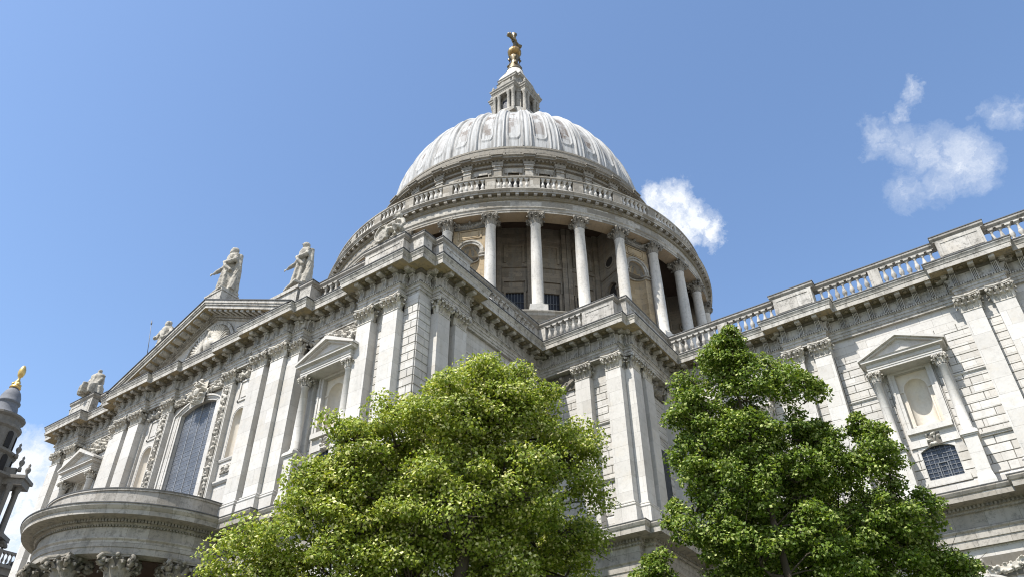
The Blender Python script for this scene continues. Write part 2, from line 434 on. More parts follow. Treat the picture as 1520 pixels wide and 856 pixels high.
def rust(mb, u0, u1, z0, z1, y, holes, h=0.5, L=1.3, seed=0, d=0.05):
    """courses of chamfered blocks facing -y"""
    rg = random.Random(seed); n = max(1, round((z1-z0)/h)); h = (z1-z0)/n; gap = 0.014
    for i in range(n):
        c, e = z0+i*h+gap, z0+(i+1)*h-gap
        cuts = [u0]; x = u0+(L*0.5 if i % 2 else L)*rg.uniform(0.85, 1.1)
        while x < u1-0.3: cuts.append(x); x += L*rg.uniform(0.8, 1.2)
        cuts.append(u1)
        for a, b in zip(cuts[:-1], cuts[1:]):
            parts = [(a+gap, b-gap)]
            for hh in holes:
                if hh[2] < e and hh[3] > c:
                    q = []
                    for p0, p1 in parts:
                        if hh[1] <= p0 or hh[0] >= p1: q.append((p0, p1)); continue
                        if hh[0] > p0: q.append((p0, hh[0]-gap))
                        if hh[1] < p1: q.append((hh[1]+gap, p1))
                    parts = q
            for p0, p1 in parts:
                if p1-p0 > 0.08:
                    mb.block(p0, p1, c, e, y, d); mb.cur = 1; mb.add([(p0-gap, y-0.006, c-gap), (p1+gap, y-0.006, c-gap), (p1+gap, y-0.006, e+gap), (p0-gap, y-0.006, e+gap)], [(0, 1, 2, 3)]); mb.cur = 0


def arch_pts(w_, zs, rise, n=16):
    if rise < 0.02: return [(-w_+2*w_*i/n, zs) for i in range(n+1)]
    if abs(rise-w_) < 1e-3: return [(-w_*math.cos(PI*i/n), zs+w_*math.sin(PI*i/n)) for i in range(n+1)]
    R_ = (w_*w_+rise*rise)/(2*rise); a = math.asin(w_/R_)
    return [(R_*math.sin(-a+2*a*i/n), zs+rise-R_+R_*math.cos(-a+2*a*i/n)) for i in range(n+1)]


def spandrel(mb, xc, w_, zs, rise, ztop, y0, y1):
    """closes the corners between an arch and its rectangular hole"""
    pts = arch_pts(w_, zs, rise)
    for (a, b), (c, d) in zip(pts[:-1], pts[1:]):
        mb.add([(xc+a, y0, b), (xc+c, y0, d), (xc+c, y0, ztop), (xc+a, y0, ztop)], [(0, 1, 2, 3)])
        mb.add([(xc+a, y0, b), (xc+a, y1, b), (xc+c, y1, d), (xc+c, y0, d)], [(0, 1, 2, 3)])


def arch_frame(mb, xc, w_, zb, zs, rise, width, y, proud, sill=False, n=16):
    """raised architrave following jambs and arch, facing -y"""
    inn = [(-w_, zb)]+arch_pts(w_, zs, rise, n)+[(w_, zb)]
    o2 = rise+width if rise > 0.02 else width
    out = [(-w_-width, zb)]+(arch_pts(w_+width, zs, (w_+width) if abs(rise-w_) < 1e-3 else rise+width*0.95, n) if rise > 0.02 else [(-w_-width, zs+width)]*(n//2+1)+[(w_+width, zs+width)]*(n-n//2))+[(w_+width, zb)]
    if rise <= 0.02: inn = [(-w_, zb)]+[(-w_, zs)]*(n//2+1)+[(w_, zs)]*(n-n//2)+[(w_, zb)]
    k = 4; vs = []; fs = []
    for (a, b), (c, d) in zip(inn, out):
        mx, mz = a*0.45+c*0.55, b*0.45+d*0.55
        vs += [(xc+a, y+0.02, b), (xc+a, y-proud*0.55, b), (xc+mx, y-proud*0.6, mz), (xc+mx, y-proud, mz), (xc+c, y-proud, d), (xc+c, y+0.02, d)]
    k = 6
    for i in range(len(inn)-1):
        for a in range(k-1): fs.append((i*k+a, i*k+a+1, (i+1)*k+a+1, (i+1)*k+a))
    fs = [f for f in fs]
    mb.add(vs, fs)


def niche_shell(mb, xc, r, zb, zs, y, shell=False, n=18):
    """concave half cylinder with quarter-sphere head behind the plane y"""
    prof = [(i/6.0) for i in range(7)]
    vs = []; fs = []
    for i in range(n+1):
        t_ = PI*i/n
        rr = r*(1+(0.06*abs(math.sin(t_*5.5)) if shell else 0))
        vs += [(xc-r*math.cos(t_), y+r*0.8*math.sin(t_), zb), (xc-r*math.cos(t_), y+r*0.8*math.sin(t_), zs)]
        if i < n: fs.append((2*i, 2*i+2, 2*i+3, 2*i+1))
    mb.add(vs, fs, True)
    vs = []; fs = []; m_ = 8
    for j in range(m_+1):
        ph = PI/2*j/m_
        for i in range(n+1):
            t_ = PI*i/n
            fl = (1-0.13*abs(math.sin(t_*4.5))*math.sin(ph)**0.3*(1 if shell else 0)) if shell and j < m_ else 1
            vs.append((xc-r*math.cos(t_)*math.cos(ph), y+r*0.8*math.sin(t_)*math.cos(ph)*fl, zs+r*math.sin(ph)))
    for j in range(m_):
        for i in range(n): fs.append((j*(n+1)+i, j*(n+1)+i+1, (j+1)*(n+1)+i+1, (j+1)*(n+1)+i))
    mb.add(vs, fs, not shell)
    mb.add([(xc-r, y, zb), (xc+r, y, zb), (xc+r, y+r*0.8, zb), (xc-r, y+r*0.8, zb)], [(0, 1, 2, 3)])


def relief(mb, x0, x1, z0, z1, y, depth, seed=0, step=0.045, kind='foliage', mask=None):
    """carved high relief, facing -y: a height field of leaves, fruit and scrolls"""
    rg = np.random.default_rng(seed)
    nx = max(3, int((x1-x0)/step)+1); nz_ = max(3, int((z1-z0)/step)+1)
    X, Z = np.meshgrid(np.linspace(x0, x1, nx), np.linspace(z0, z1, nz_), indexing='ij')
    H = np.zeros_like(X); A = (x1-x0)*(z1-z0)
    nb = int(A*22)+6
    for _ in range(nb):
        cx, cz = rg.uniform(x0, x1), rg.uniform(z0, z1); r = rg.uniform(0.07, 0.17); e = rg.uniform(0.35, 1.0); th = rg.uniform(0, PI)
        dx, dz = X-cx, Z-cz; a = dx*math.cos(th)+dz*math.sin(th); b = (-dx*math.sin(th)+dz*math.cos(th))/e
        q = 1-(a*a+b*b)/(r*r); H = np.maximum(H, np.where(q > 0, np.sqrt(np.maximum(q, 0)), 0)*depth*rg.uniform(0.6, 1.0))
    if kind == 'swag':
        xm = (x0+x1)/2; hw = (x1-x0)/2; zc = z1-0.18*(z1-z0)-0.55*(z1-z0)*(1-((X-xm)/hw)**2)
        H = H*(np.abs(Z-zc) < 0.22*(z1-z0))+0.0
        H = np.maximum(H, depth*0.5*(np.abs(Z-zc) < 0.14*(z1-z0)))
        for sx in (x0+0.16, x1-0.16, xm): H = np.maximum(H, depth*np.sqrt(np.maximum(0, 1-((X-sx)**2+(Z-(z1-0.2*(z1-z0)))**2)/(0.03*(z1-z0)))))
    if mask is not None: H = np.where(mask(X, Z), H, 0)
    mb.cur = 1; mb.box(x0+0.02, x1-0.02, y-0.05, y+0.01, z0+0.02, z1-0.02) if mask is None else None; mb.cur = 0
    vs = [(X[i, j], y-H[i, j]*(1 if 0 < i < nx-1 and 0 < j < nz_-1 else 0), Z[i, j]) for i in range(nx) for j in range(nz_)]
    fs = [(i*nz_+j, (i+1)*nz_+j, (i+1)*nz_+j+1, i*nz_+j+1) for i in range(nx-1) for j in range(nz_-1)]
    mb.add(vs, fs, True)


def leafstrip(mb, c, out, side, wd, H, reach):
    """one acanthus leaf: c foot, out/side unit vectors in plan"""
    c = np.array(c, float); o = np.array([out[0], out[1], 0.0]); s_ = np.array([side[0], side[1], 0.0])
    pr_ = [(0.0, 0.0, 0.7), (0.10, 0.45, 1.0), (0.25, 0.78, 1.05), (0.65, 0.98, 0.9), (1.0, 0.93, 0.65), (1.02, 0.76, 0.3)]
    vs = []; fs = []
    for a, b, q in pr_:
        for k, rr in ((-1, -0.03), (-0.45, 0.03), (0, 0.055), (0.45, 0.03), (1, -0.03)):
            vs.append(tuple(c+o*(a*reach+rr)+s_*(k*wd*0.5*q)+np.array([0, 0, b*H])))
    for i in range(len(pr_)-1):
        for j in range(4): fs.append((i*5+j, i*5+j+1, (i+1)*5+j+1, (i+1)*5+j))
    mb.add(vs, fs)


def capital(w_, h, round_=False, d=0.5):
    """composite capital standing on z=0; pilaster version reaches back to y=+0.1"""
    mb = MB(); r = w_/2
    if round_:
        mb.cur = 1; mb.lathe([(r*0.86, 0), (r*0.98, 0.02*h), (r*0.98, 0.06*h), (r*0.86, 0.08*h), (r*0.84, 0.55*h), (r*0.95, 0.72*h), (r*1.15, 0.86*h)], n=20); mb.cur = 0
        for row, (H, rc, n, ph) in enumerate(((0.42*h, 0.26*h, 8, 0), (0.68*h, 0.30*h, 8, 0.5))):
            for k in range(n):
                a = 2*PI*(k+ph)/n; leafstrip(mb, (r*0.86*math.cos(a), r*0.86*math.sin(a), 0.06*h), (math.cos(a), math.sin(a)), (-math.sin(a), math.cos(a)), 2*PI*r/n*0.8, H, rc*1.15)
        cor = [(sx*r*1.12, sy*r*1.12, sx, sy) for sx in (-1, 1) for sy in (-1, 1)]
        mids = [((0, -r*1.2)), ((0, r*1.2)), ((r*1.2, 0)), ((-r*1.2, 0))]
        ab = r*1.38
        n = 8; poly = []
        for a0 in range(4):
            for i in range(n):
                t_ = i/n; x_, y_ = -1+2*t_, -1+0.20*math.sin(PI*t_); c, q = math.cos(a0*PI/2), math.sin(a0*PI/2); poly.append((ab*(x_*c-y_*q), ab*(x_*q+y_*c)))
    else:
        mb.cur = 1; mb.box(-r*0.80, r*0.80, -d*0.78, 0.1, 0, 0.88*h); mb.cur = 0
        mb.box(-r*1.02, r*1.02, -d-0.03, 0.1, 0.0, 0.06*h)
        for H, rc, xs in ((0.42*h, 0.30*h, (-0.66, 0, 0.66)), (0.70*h, 0.36*h, (-1.0, -0.34, 0.34, 1.0))):
            for k in xs: leafstrip(mb, (k*r*0.92, -d*0.82, 0.06*h), (0, -1), (1, 0), w_*0.27, H, rc)
            for sx in (-1, 1): leafstrip(mb, (sx*r*0.84, -d*0.45, 0.06*h), (sx, 0), (0, 1), w_*0.30, H, rc*0.8)
        cor = [(sx*r*1.05, -d-r*0.08, sx, -1) for sx in (-1, 1)]
        mids = [(0, -d-0.12*h)]
        n = 8; poly = [(-r*1.3, 0.1)]+[(r*1.3*(-1+2*i/n), -d-0.24*h+0.12*h*math.sin(PI*i/n)) for i in range(n+1)]+[(r*1.3, 0.1)]
    for cx, cy, sx, sy in cor:
        ax = np.array([sy, -sx, 0])/math.sqrt(2); dg = np.array([sx, sy, 0])/math.sqrt(2); up = np.array([0, 0, 1.0])
        ce = np.array([cx, cy, 0.70*h]); pts = []; rs = []
        for i in range(15):
            t_ = i/14; rr = 0.215*h*(1-0.72*t_); a = PI*0.6-t_*3.4*PI
            pts.append(ce+dg*(rr*math.cos(a))+up*(rr*math.sin(a))); rs.append(0.085*h*(1-0.4*t_))
        mb.tube(pts, rs, 6); mb.tube([ce-ax*0.10*h, ce+ax*0.10*h], [0.08*h]*2, 8)
    for mx, my in mids: mb.ball((mx, my, 0.92*h), 0.09*h, 8, 5)
    k = len(poly)
    for z0, z1, sc_ in ((0.86*h, 0.93*h, 0.96), (0.93*h, 1.0*h, 1.0)):
        cy = 0 if round_ else 0.1
        vs = [(x_*sc_, cy+(y_-cy)*sc_, z0) for x_, y_ in poly]+[(x_*sc_, cy+(y_-cy)*sc_, z1) for x_, y_ in poly]
        mb.add(vs, [tuple(range(k))[::-1], tuple(range(k, 2*k))]+[(i, (i+1) % k, k+(i+1) % k, k+i) for i in range(k)])
    # eggs under the abacus
    nn = 7
    if not round_:
        for i in range(nn): mb.ball((r*1.6*((i+0.5)/nn-0.5), -d-0.05*h, 0.80*h), 0.05*h, 6, 4)
    else:
        for i in range(16): a = 2*PI*i/16; mb.ball((r*1.12*math.cos(a), r*1.12*math.sin(a), 0.8*h), 0.05*h, 6, 4)
    return mb


BAL = [(0.13, 0.0), (0.13, 0.08), (0.075, 0.11), (0.07, 0.16), (0.10, 0.22), (0.135, 0.33), (0.13, 0.42), (0.085, 0.55), (0.06, 0.68), (0.06, 0.78), (0.09, 0.82), (0.07, 0.86), (0.13, 0.90), (0.13, 1.0)]


def baluster_mesh(h, wide=1.0):
    mb = MB(); k = h
    prof = [(r_*1.12*wide, z_*k) for r_, z_ in BAL[1:-1]]
    mb.lathe(prof, n=10)
    mb.box(-0.15*wide, 0.15*wide, -0.15*wide, 0.15*wide, 0, 0.08*k); mb.box(-0.15*wide, 0.15*wide, -0.15*wide, 0.15*wide, 0.91*k, k)
    return mb


def console_mesh():
    """tall scrolled frieze console with modillion block, back at y=0 facing -y, z measured from 28.12"""
    mb = MB()
    # side profile (out, z)
    pf = [(0, 0), (0.19, 0.0), (0.23, 0.05), (0.20, 0.14), (0.16, 0.28), (0.17, 0.42), (0.22, 0.52), (0.28, 0.57), (0.31, 0.62), (0.28, 0.66), (0, 0.66)]
    for x0, x1, k in ((-0.15, -0.10, 0), (-0.10, -0.055, -0.05), (-0.055, -0.02, 0.0), (-0.02, 0.02, -0.05), (0.02, 0.055, 0), (0.055, 0.10, -0.05), (0.10, 0.15, 0)):
        mb.cur = 1 if k < 0 else 0; n = len(pf); P_ = [(max(0, o+k) if 0 < i < n-1 else 0, z_) for i, (o, z_) in enumerate(pf)]
        mb.add([(x0, -o, z_) for o, z_ in P_]+[(x1, -o, z_) for o, z_ in P_], [tuple(range(n))[::-1], tuple(range(n, 2*n))]+[(i, (i+1) % n, n+(i+1) % n, n+i) for i in range(n)])
    mb.cur = 0; pf = [(0.0, 0.74), (0.5, 0.74), (0.58, 0.70), (0.68, 0.71), (0.71, 0.75), (0.71, 0.84), (0.75, 0.85), (0.75, 0.885), (0, 0.885)]
    n = len(pf)
    mb.add([(-0.155, -o, z_) for o, z_ in pf]+[(0.155, -o, z_) for o, z_ in pf], [tuple(range(n))[::-1], tuple(range(n, 2*n))]+[(i, (i+1) % n, n+(i+1) % n, n+i) for i in range(n)])
    return mb


# ------------------------------------------------------------------ setting
g = MB(); g.add([(-3000, -3000, 0), (3000, -3000, 0), (3000, 3000, 0), (-3000, 3000, 0)], [(0, 1, 2, 3)])
link('ground', g, M['paving'], kind='structure')
g = MB(); g.add([(10, -60, 0.006), (62, -60, 0.006), (62, -30, 0.006), (10, -30, 0.006)], [(0, 1, 2, 3)])
link('lawn_ground', g, M['lawn'], kind='structure')

# ------------------------------------------------------------------ cathedral
cath = empty('cathedral', (0, 0, 0), label='white stone cathedral with columned drum, ribbed lead dome and gilded cross', category='cathedral')
ZL, ZS, ZCB, ZE, ZC, ZP = 16.25, 17.8, 26.4, 27.45, 29.56, 31.8

cap_p = capital(1.1, 1.05, d=0.56).mesh('capital'); cap_p.materials.append(M['carve'])
base_prof = [(0.0, 17.50), (0.12, 17.50), (0.16, 17.56), (0.16, 17.62), (0.10, 17.65), (0.07, 17.70), (0.10, 17.73), (0.10, 17.78), (0.02, 17.84), (0.0, 17.86)]


def pil_meshes(w_, d, nm='x'):
    r = w_/2
    s_ = MB(); s_.box(-r, r, -d, 0.35, 17.5, 26.42)
    b_ = MB(); b_.sweep([(-r, 0.3), (-r, -d), (r, -d), (r, 0.3)], base_prof, capends=False)
    b_.sweep([(-r, 0.3), (-r, -d), (r, -d), (r, 0.3)], [(0.0, 16.3), (0.17, 16.3), (0.17, 17.46), (0.12, 17.5), (0.0, 17.5)], capends=False)
    c_ = capital(w_, 1.05, d=d).mesh('capital'); c_.materials.append(M['carve'])
    sm, bm = s_.mesh('pilaster'), b_.mesh('pilaster_base')
    sm.materials.append(M['smooth']); bm.materials.append(M['smooth'])
    return sm, bm, c_


PM = {}


def pilaster(x, y, rot=0.0, w_=1.05, d=0.56, cap=True):
    k = (round(w_, 2), round(d, 2))
    if k not in PM: PM[k] = pil_meshes(w_, d)
    s_, b_, c_ = PM[k]
    o = link('pilaster', s_, None, cath, (x, y, 0), rot)
    link('pilaster_base', b_, None, o)
    c = link('capital', c_, None, o, (0, 0, ZCB))
    return o


# --- main entablature along the plan (path on the frieze plane) -------------------------------------------------
W0, RS = -36.92, -37.48
south = [(-17.8, RS), (-14.7, RS), (-14.7, W0), (-9.95, W0), (-9.95, RS), (-8.9, RS), (-8.9, -37.76), (-5.75, -37.76), (-5.75, RS), (-2.75, RS), (-2.75, -37.2),
         (2.75, -37.2), (2.75, RS), (5.75, RS), (5.75, -37.76), (8.9, -37.76), (8.9, RS), (9.95, RS), (9.95, W0), (14.7, W0), (14.7, RS), (17.8, RS), (17.8, W0), (18.84, W0), (18.84, -35.88), (19.4, -35.88),
         (19.4, -33.3), (18.84, -33.3), (18.84, -24.83)]
pathT = [(-18.84, -15), (-18.84, -33.3), (-19.4, -33.3), (-19.4, -35.88), (-18.84, -35.88), (-18.84, W0), (-17.8, W0)]+south
pathB = [(24.8, -24.83), (24.8, -24.25), (25.38, -24.25), (25.38, -18.04)]
ch = []
x = 33.25
while x < 92:
    ch += [(x, -18.04), (x, -18.6), (x+2.6, -18.6), (x+2.6, -18.04)]; x += 10.0
pathC = ch+[(95, -18.04)]
ENT = [(-0.68, 27.452), (0.0, 27.45), (0.0, 27.60), (0.045, 27.61), (0.045, 27.80), (0.09, 27.81), (0.09, 27.96), (0.15, 28.0), (0.15, 28.04)]
ENT2 = [(0.15, 28.04), (0.10, 28.05), (0.10, 28.12), (0.02, 28.13), (0.02, 28.86), (0.10, 28.90), (0.12, 29.0), (0.84, 29.01), (0.84, 28.97), (0.88, 28.97), (0.88, 29.24), (0.91, 29.27), (0.92, 29.33), (0.96, 29.42), (1.0, 29.48), (1.0, 29.56), (0.3, 29.66), (0.3, 30.0)]
full = ENT+ENT2[1:]
whole = pathT+pathB+pathC
consl = console_mesh().mesh('modillion'); consl.materials.append(M['trim']); consl.materials.append(M['crust_shade'])


def entablature(path, name, beads=True, clip=None, stuff_after=None):
    e = MB(); e.sweep(path, full, capends=False); bd = MB(); be = MB(); fl = MB(); fl.sweep(path, [(0.85, 29.565), (1.035, 29.565), (1.035, 29.625), (0.85, 29.64)], capends=True); ros = MB()
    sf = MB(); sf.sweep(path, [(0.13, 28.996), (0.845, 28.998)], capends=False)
    bd.sweep(path, [(0.05, 28.045), (0.158, 28.045), (0.158, 28.14), (0.05, 28.15)], capends=True)
    bd.sweep(path, [(0.0, 28.80), (0.13, 28.86), (0.15, 28.95), (0.16, 29.004), (0.0, 29.004)], capends=True)
    for (ax, ay), (bx, by) in zip(path[:-1], path[1:]):
        d = np.array([bx-ax, by-ay]); L = np.linalg.norm(d)
        if L < 0.3: continue
        d /= L; nrm = np.array([d[1], -d[0]])
        nb_ = int((L+0.1)/0.13); rot = math.atan2(d[1], d[0])
        for i in range(nb_):
            q = np.array([ax, ay])+d*(i+0.5)*(L+0.1)/nb_; s0 = len(be.v)
            be.box(-0.038, 0.038, -0.20, -0.10, 28.04, 28.145); be.xf(rot, (q[0], q[1], 0), s0)
    o = link(name, e, M['trim'], cath)
    n_mod = 0; far = MB(); coff = []
    for k, ((ax, ay), (bx, by)) in enumerate(zip(path[:-1], path[1:])):
        d = np.array([bx-ax, by-ay]); L = np.linalg.norm(d)
        if L < 0.45 or L > 200: continue
        d /= L; rot = math.atan2(d[1], d[0])
        # visible console run: between the mitred corners
        n = max(1, round((L-0.3)/0.80)) if L > 0.8 else 1
        if n > 1:
            st = (L-0.44)/(n-1)
            for i in range(n-1):
                q = np.array([ax, ay])+d*(0.22+st*(i+0.5)); s0 = len(ros.v); hw = st/2-0.20
                ros.box(-hw, hw, -0.70, -0.22, 28.975, 29.006); ros.ball((0, -0.46, 28.96), min(hw, 0.2)*0.75, 8, 5, (1, 1, 0.6))
                for a_, b_, c_, d_ in ((-hw-0.04, hw+0.04, -0.74, -0.70), (-hw-0.04, hw+0.04, -0.22, -0.18)): ros.box(a_, b_, c_, d_, 28.94, 29.006)
                ros.xf(rot, (q[0], q[1], 0), s0)
        for i in range(n):
            tt = 0.22+(L-0.44)*(i/(n-1)) if n > 1 else L/2
            q = np.array([ax, ay])+d*tt
            if clip and not clip(q): 
                s0 = len(far.v); far.v += [tuple(v.co) for v in consl.vertices]; far.f += [tuple(s0+i_ for i_ in p_.vertices) for p_ in consl.polygons]; far.sm += [False]*len(consl.polygons); far.xf(rot, (q[0], q[1], 28.12), s0)
                continue
            link('modillion', consl, None, o, (q[0], q[1], 28.12), rot); n_mod += 1
    link('dark_moulding', bd, M['crust_shade'], o); link('bead_moulding', be, M['trim'], o, kind='stuff'); link('lead_flashing', fl, M['flash'], o); link('cornice_soffit', sf, M['soffit'], o)  # near-black strips behind the beads and under the corona
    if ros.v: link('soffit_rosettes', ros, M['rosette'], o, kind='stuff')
    if far.v: link('modillion_row', far, M['trim'], o, kind='stuff')
    return o


vis = lambda q: (q[1] < -30 and q[0] > -19.2) or (q[0] > 18 and q[0] < 50)
entablature(pathT, 'transept_entablature', clip=vis)
entablature([(18.84, -24.83)]+pathB, 'corner_entablature')
entablature([(25.38, -18.04)]+pathC, 'choir_entablature', clip=vis)

# --- parapet: base, dies, rail and balusters -------------------------------------------------------------------
RAILB = [(-0.35, 29.5), (0.20, 29.5), (0.20, 30.05), (0.15, 30.12), (0.08, 30.18), (-0.35, 30.18)]
RAILT = [(-0.32, 31.42), (0.06, 31.42), (0.06, 31.50), (0.12, 31.56), (0.16, 31.62), (0.16, 31.76), (-0.38, 31.80), (-0.38, 31.42)]
BH = 31.42-30.18
bal_me = baluster_mesh(BH).mesh('baluster'); bal_me.materials.append(M['trim'])


def parapet(path, name, runs, dies, individually=True):
    """runs: (p0, p1) straight lines of balusters, dies: boxes x0,x1,y0,y1"""
    b = MB(); b.sweep(path, RAILB, capends=True); tr_ = MB(); tr_.sweep(path, RAILT, capends=True)
    fl = MB(); fl.sweep(path, [(0.0, 31.78), (0.19, 31.765), (0.19, 31.82), (-0.40, 31.85), (-0.40, 31.80)], capends=True)
    for d in dies:
        pass
    o = link(name, b, M['trim'], cath)
    for d in dies:
        dq = MB(); dq.box(*d, 30.15, 31.45); link('parapet_die', dq, M['trim'], o)
    link('rail', tr_, M['rail'], o); link('lead_flashing', fl, M['flash'], o)
    far = MB()
    for (ax, ay), (bx, by) in runs:
        d = np.array([bx-ax, by-ay]); L = np.linalg.norm(d); d /= L; n = max(1, round(L/0.465)); nr = np.array([d[1], -d[0]])
        for i in range(n):
            q = np.array([ax, ay])+d*(i+0.5)*L/n-nr*0.09
            if vis(q) and q[0] < 47.5: link('baluster', bal_me, None, o, (q[0], q[1], 30.18))
            else:
                s0 = len(far.v); far.v += [tuple(v.co) for v in bal_me.vertices]; far.f += [tuple(s0+i_ for i_ in p_.vertices) for p_ in bal_me.polygons]; far.sm += [True]*len(bal_me.polygons); far.xf(0, (q[0], q[1], 30.18), s0)
    if far.v: link('baluster_row', far, M['trim'], o, kind='stuff')
    return o


def die_panel(mb, x0, x1, y):
    # four mouldings mitred into one frame
    """raised frame on the face of a parapet die"""
    for a, b, c, d in ((x0+0.12, x1-0.12, 30.3, 30.38), (x0+0.12, x1-0.12, 31.2, 31.3), (x0+0.12, x0+0.24, 30.38, 31.2), (x1-0.24, x1-0.12, 30.38, 31.2)): mb.box(a, b, y-0.03, y+0.02, c, d)


# transept parapet: east part of south face, then flank
parE = [(8.9, RS), (9.95, RS), (9.95, W0), (14.7, W0), (14.7, RS), (17.8, RS), (17.8, W0), (18.84, W0), (18.84, -35.88), (19.4, -35.88), (19.4, -33.3), (18.84, -33.3), (18.84, -24.83)]
parW = [(-18.84, -15), (-18.84, -33.3), (-19.4, -33.3), (-19.4, -35.88), (-18.84, -35.88), (-18.84, W0), (-17.8, W0), (-17.8, RS), (-14.7, RS), (-14.7, W0), (-9.95, W0), (-9.95, RS), (-8.9, RS)]
o = parapet(parE, 'east_parapet', [((10.35, W0), (14.6, W0)), ((18.84, -33.2), (18.84, -31.3)), ((18.84, -30.7), (18.84, -28.3)), ((18.84, -27.7), (18.84, -25.3))],
        [(8.9, 9.95, RS-0.05, W0+0.3), (14.7, 17.8, RS-0.05, RS+0.5), (17.6, 18.89, W0-0.05, -36.2), (18.6, 19.45, -35.88, -33.3), (18.55, 18.87, -31.3, -30.7), (18.55, 18.87, -28.3, -27.7), (18.5, 18.87, -25.3, -24.7)])
def put_panel(x0, x1, y, o, rot=0.0, loc=(0, 0, 0)):
    d_ = MB(); die_panel(d_, x0, x1, y)
    if rot: d_.xf(rot, loc)
    link('die_panel', d_, M['trim'], o)


put_panel(14.8, 17.75, RS-0.05, o); put_panel(-1.2, 1.2, 0, o, PI/2, (19.45, -34.6, 0))
o = parapet(parW, 'west_parapet', [((-14.6, W0), (-10.35, W0)), ((-18.84, -15), (-18.84, -33))],
        [(-17.8, -14.7, RS-0.05, RS+0.5), (-9.95, -8.9, RS-0.05, W0+0.3), (-18.89, -17.6, W0-0.05, -36.2), (-19.45, -18.6, -35.88, -33.3)])
put_panel(-17.75, -14.8, RS-0.05, o)
o = parapet([(18.84, -24.83)]+pathB, 'corner_parapet', [((19.5, -24.83), (22.35, -24.83))], [(18.84, 19.45, -24.86, -24.4), (22.4, 24.8, -24.88, -24.2), (24.5, 25.43, -24.30, -18.0)])
put_panel(22.45, 24.75, -24.88, o); put_panel(-1.3, 1.3, 0, o, PI/2, (25.43, -22.7, 0)); put_panel(-1.2, 1.2, 0, o, PI/2, (25.43, -19.9, 0))
runs = []; dies = []; pans = []
runs += [((25.6, -18.04), (29.1, -18.04)), ((29.9, -18.04), (33.1, -18.04))]; dies.append((29.15, 29.85, -18.12, -17.75))
x = 33.25
while x < 88:
    dies.append((x+0.05, x+2.55, -18.67, -17.75)); pans.append((x+0.05, x+2.55))
    runs += [((x+2.75, -18.04), (x+5.95, -18.04)), ((x+6.65, -18.04), (x+9.85, -18.04))]; dies.append((x+5.98, x+6.62, -18.12, -17.75)); x += 10
o = parapet([(25.38, -18.04)]+pathC, 'choir_parapet', runs, dies)
for a, b in pans: put_panel(a, b, -18.67, o)


# --- aedicule: niche with columns and pediment ----------------------------------------------------------------
acap = capital(0.50, 0.62, True).mesh('capital'); acap.materials.append(M['carve'])
ac = MB(); ac.lathe([(0.33, 19.68), (0.33, 19.74), (0.27, 19.8), (0.29, 19.84), (0.25, 19.88), (0.245, 21.3), (0.205, 23.66), (0.24, 23.68), (0.24, 23.72)], n=24)
ac.box(-0.34, 0.34, -0.34, 0.34, 19.62, 19.69)
acol = ac.mesh('column'); acol.materials.append(M['smooth'])


def rel(mb, fn, *a, **k): fn(mb, *a, **k)


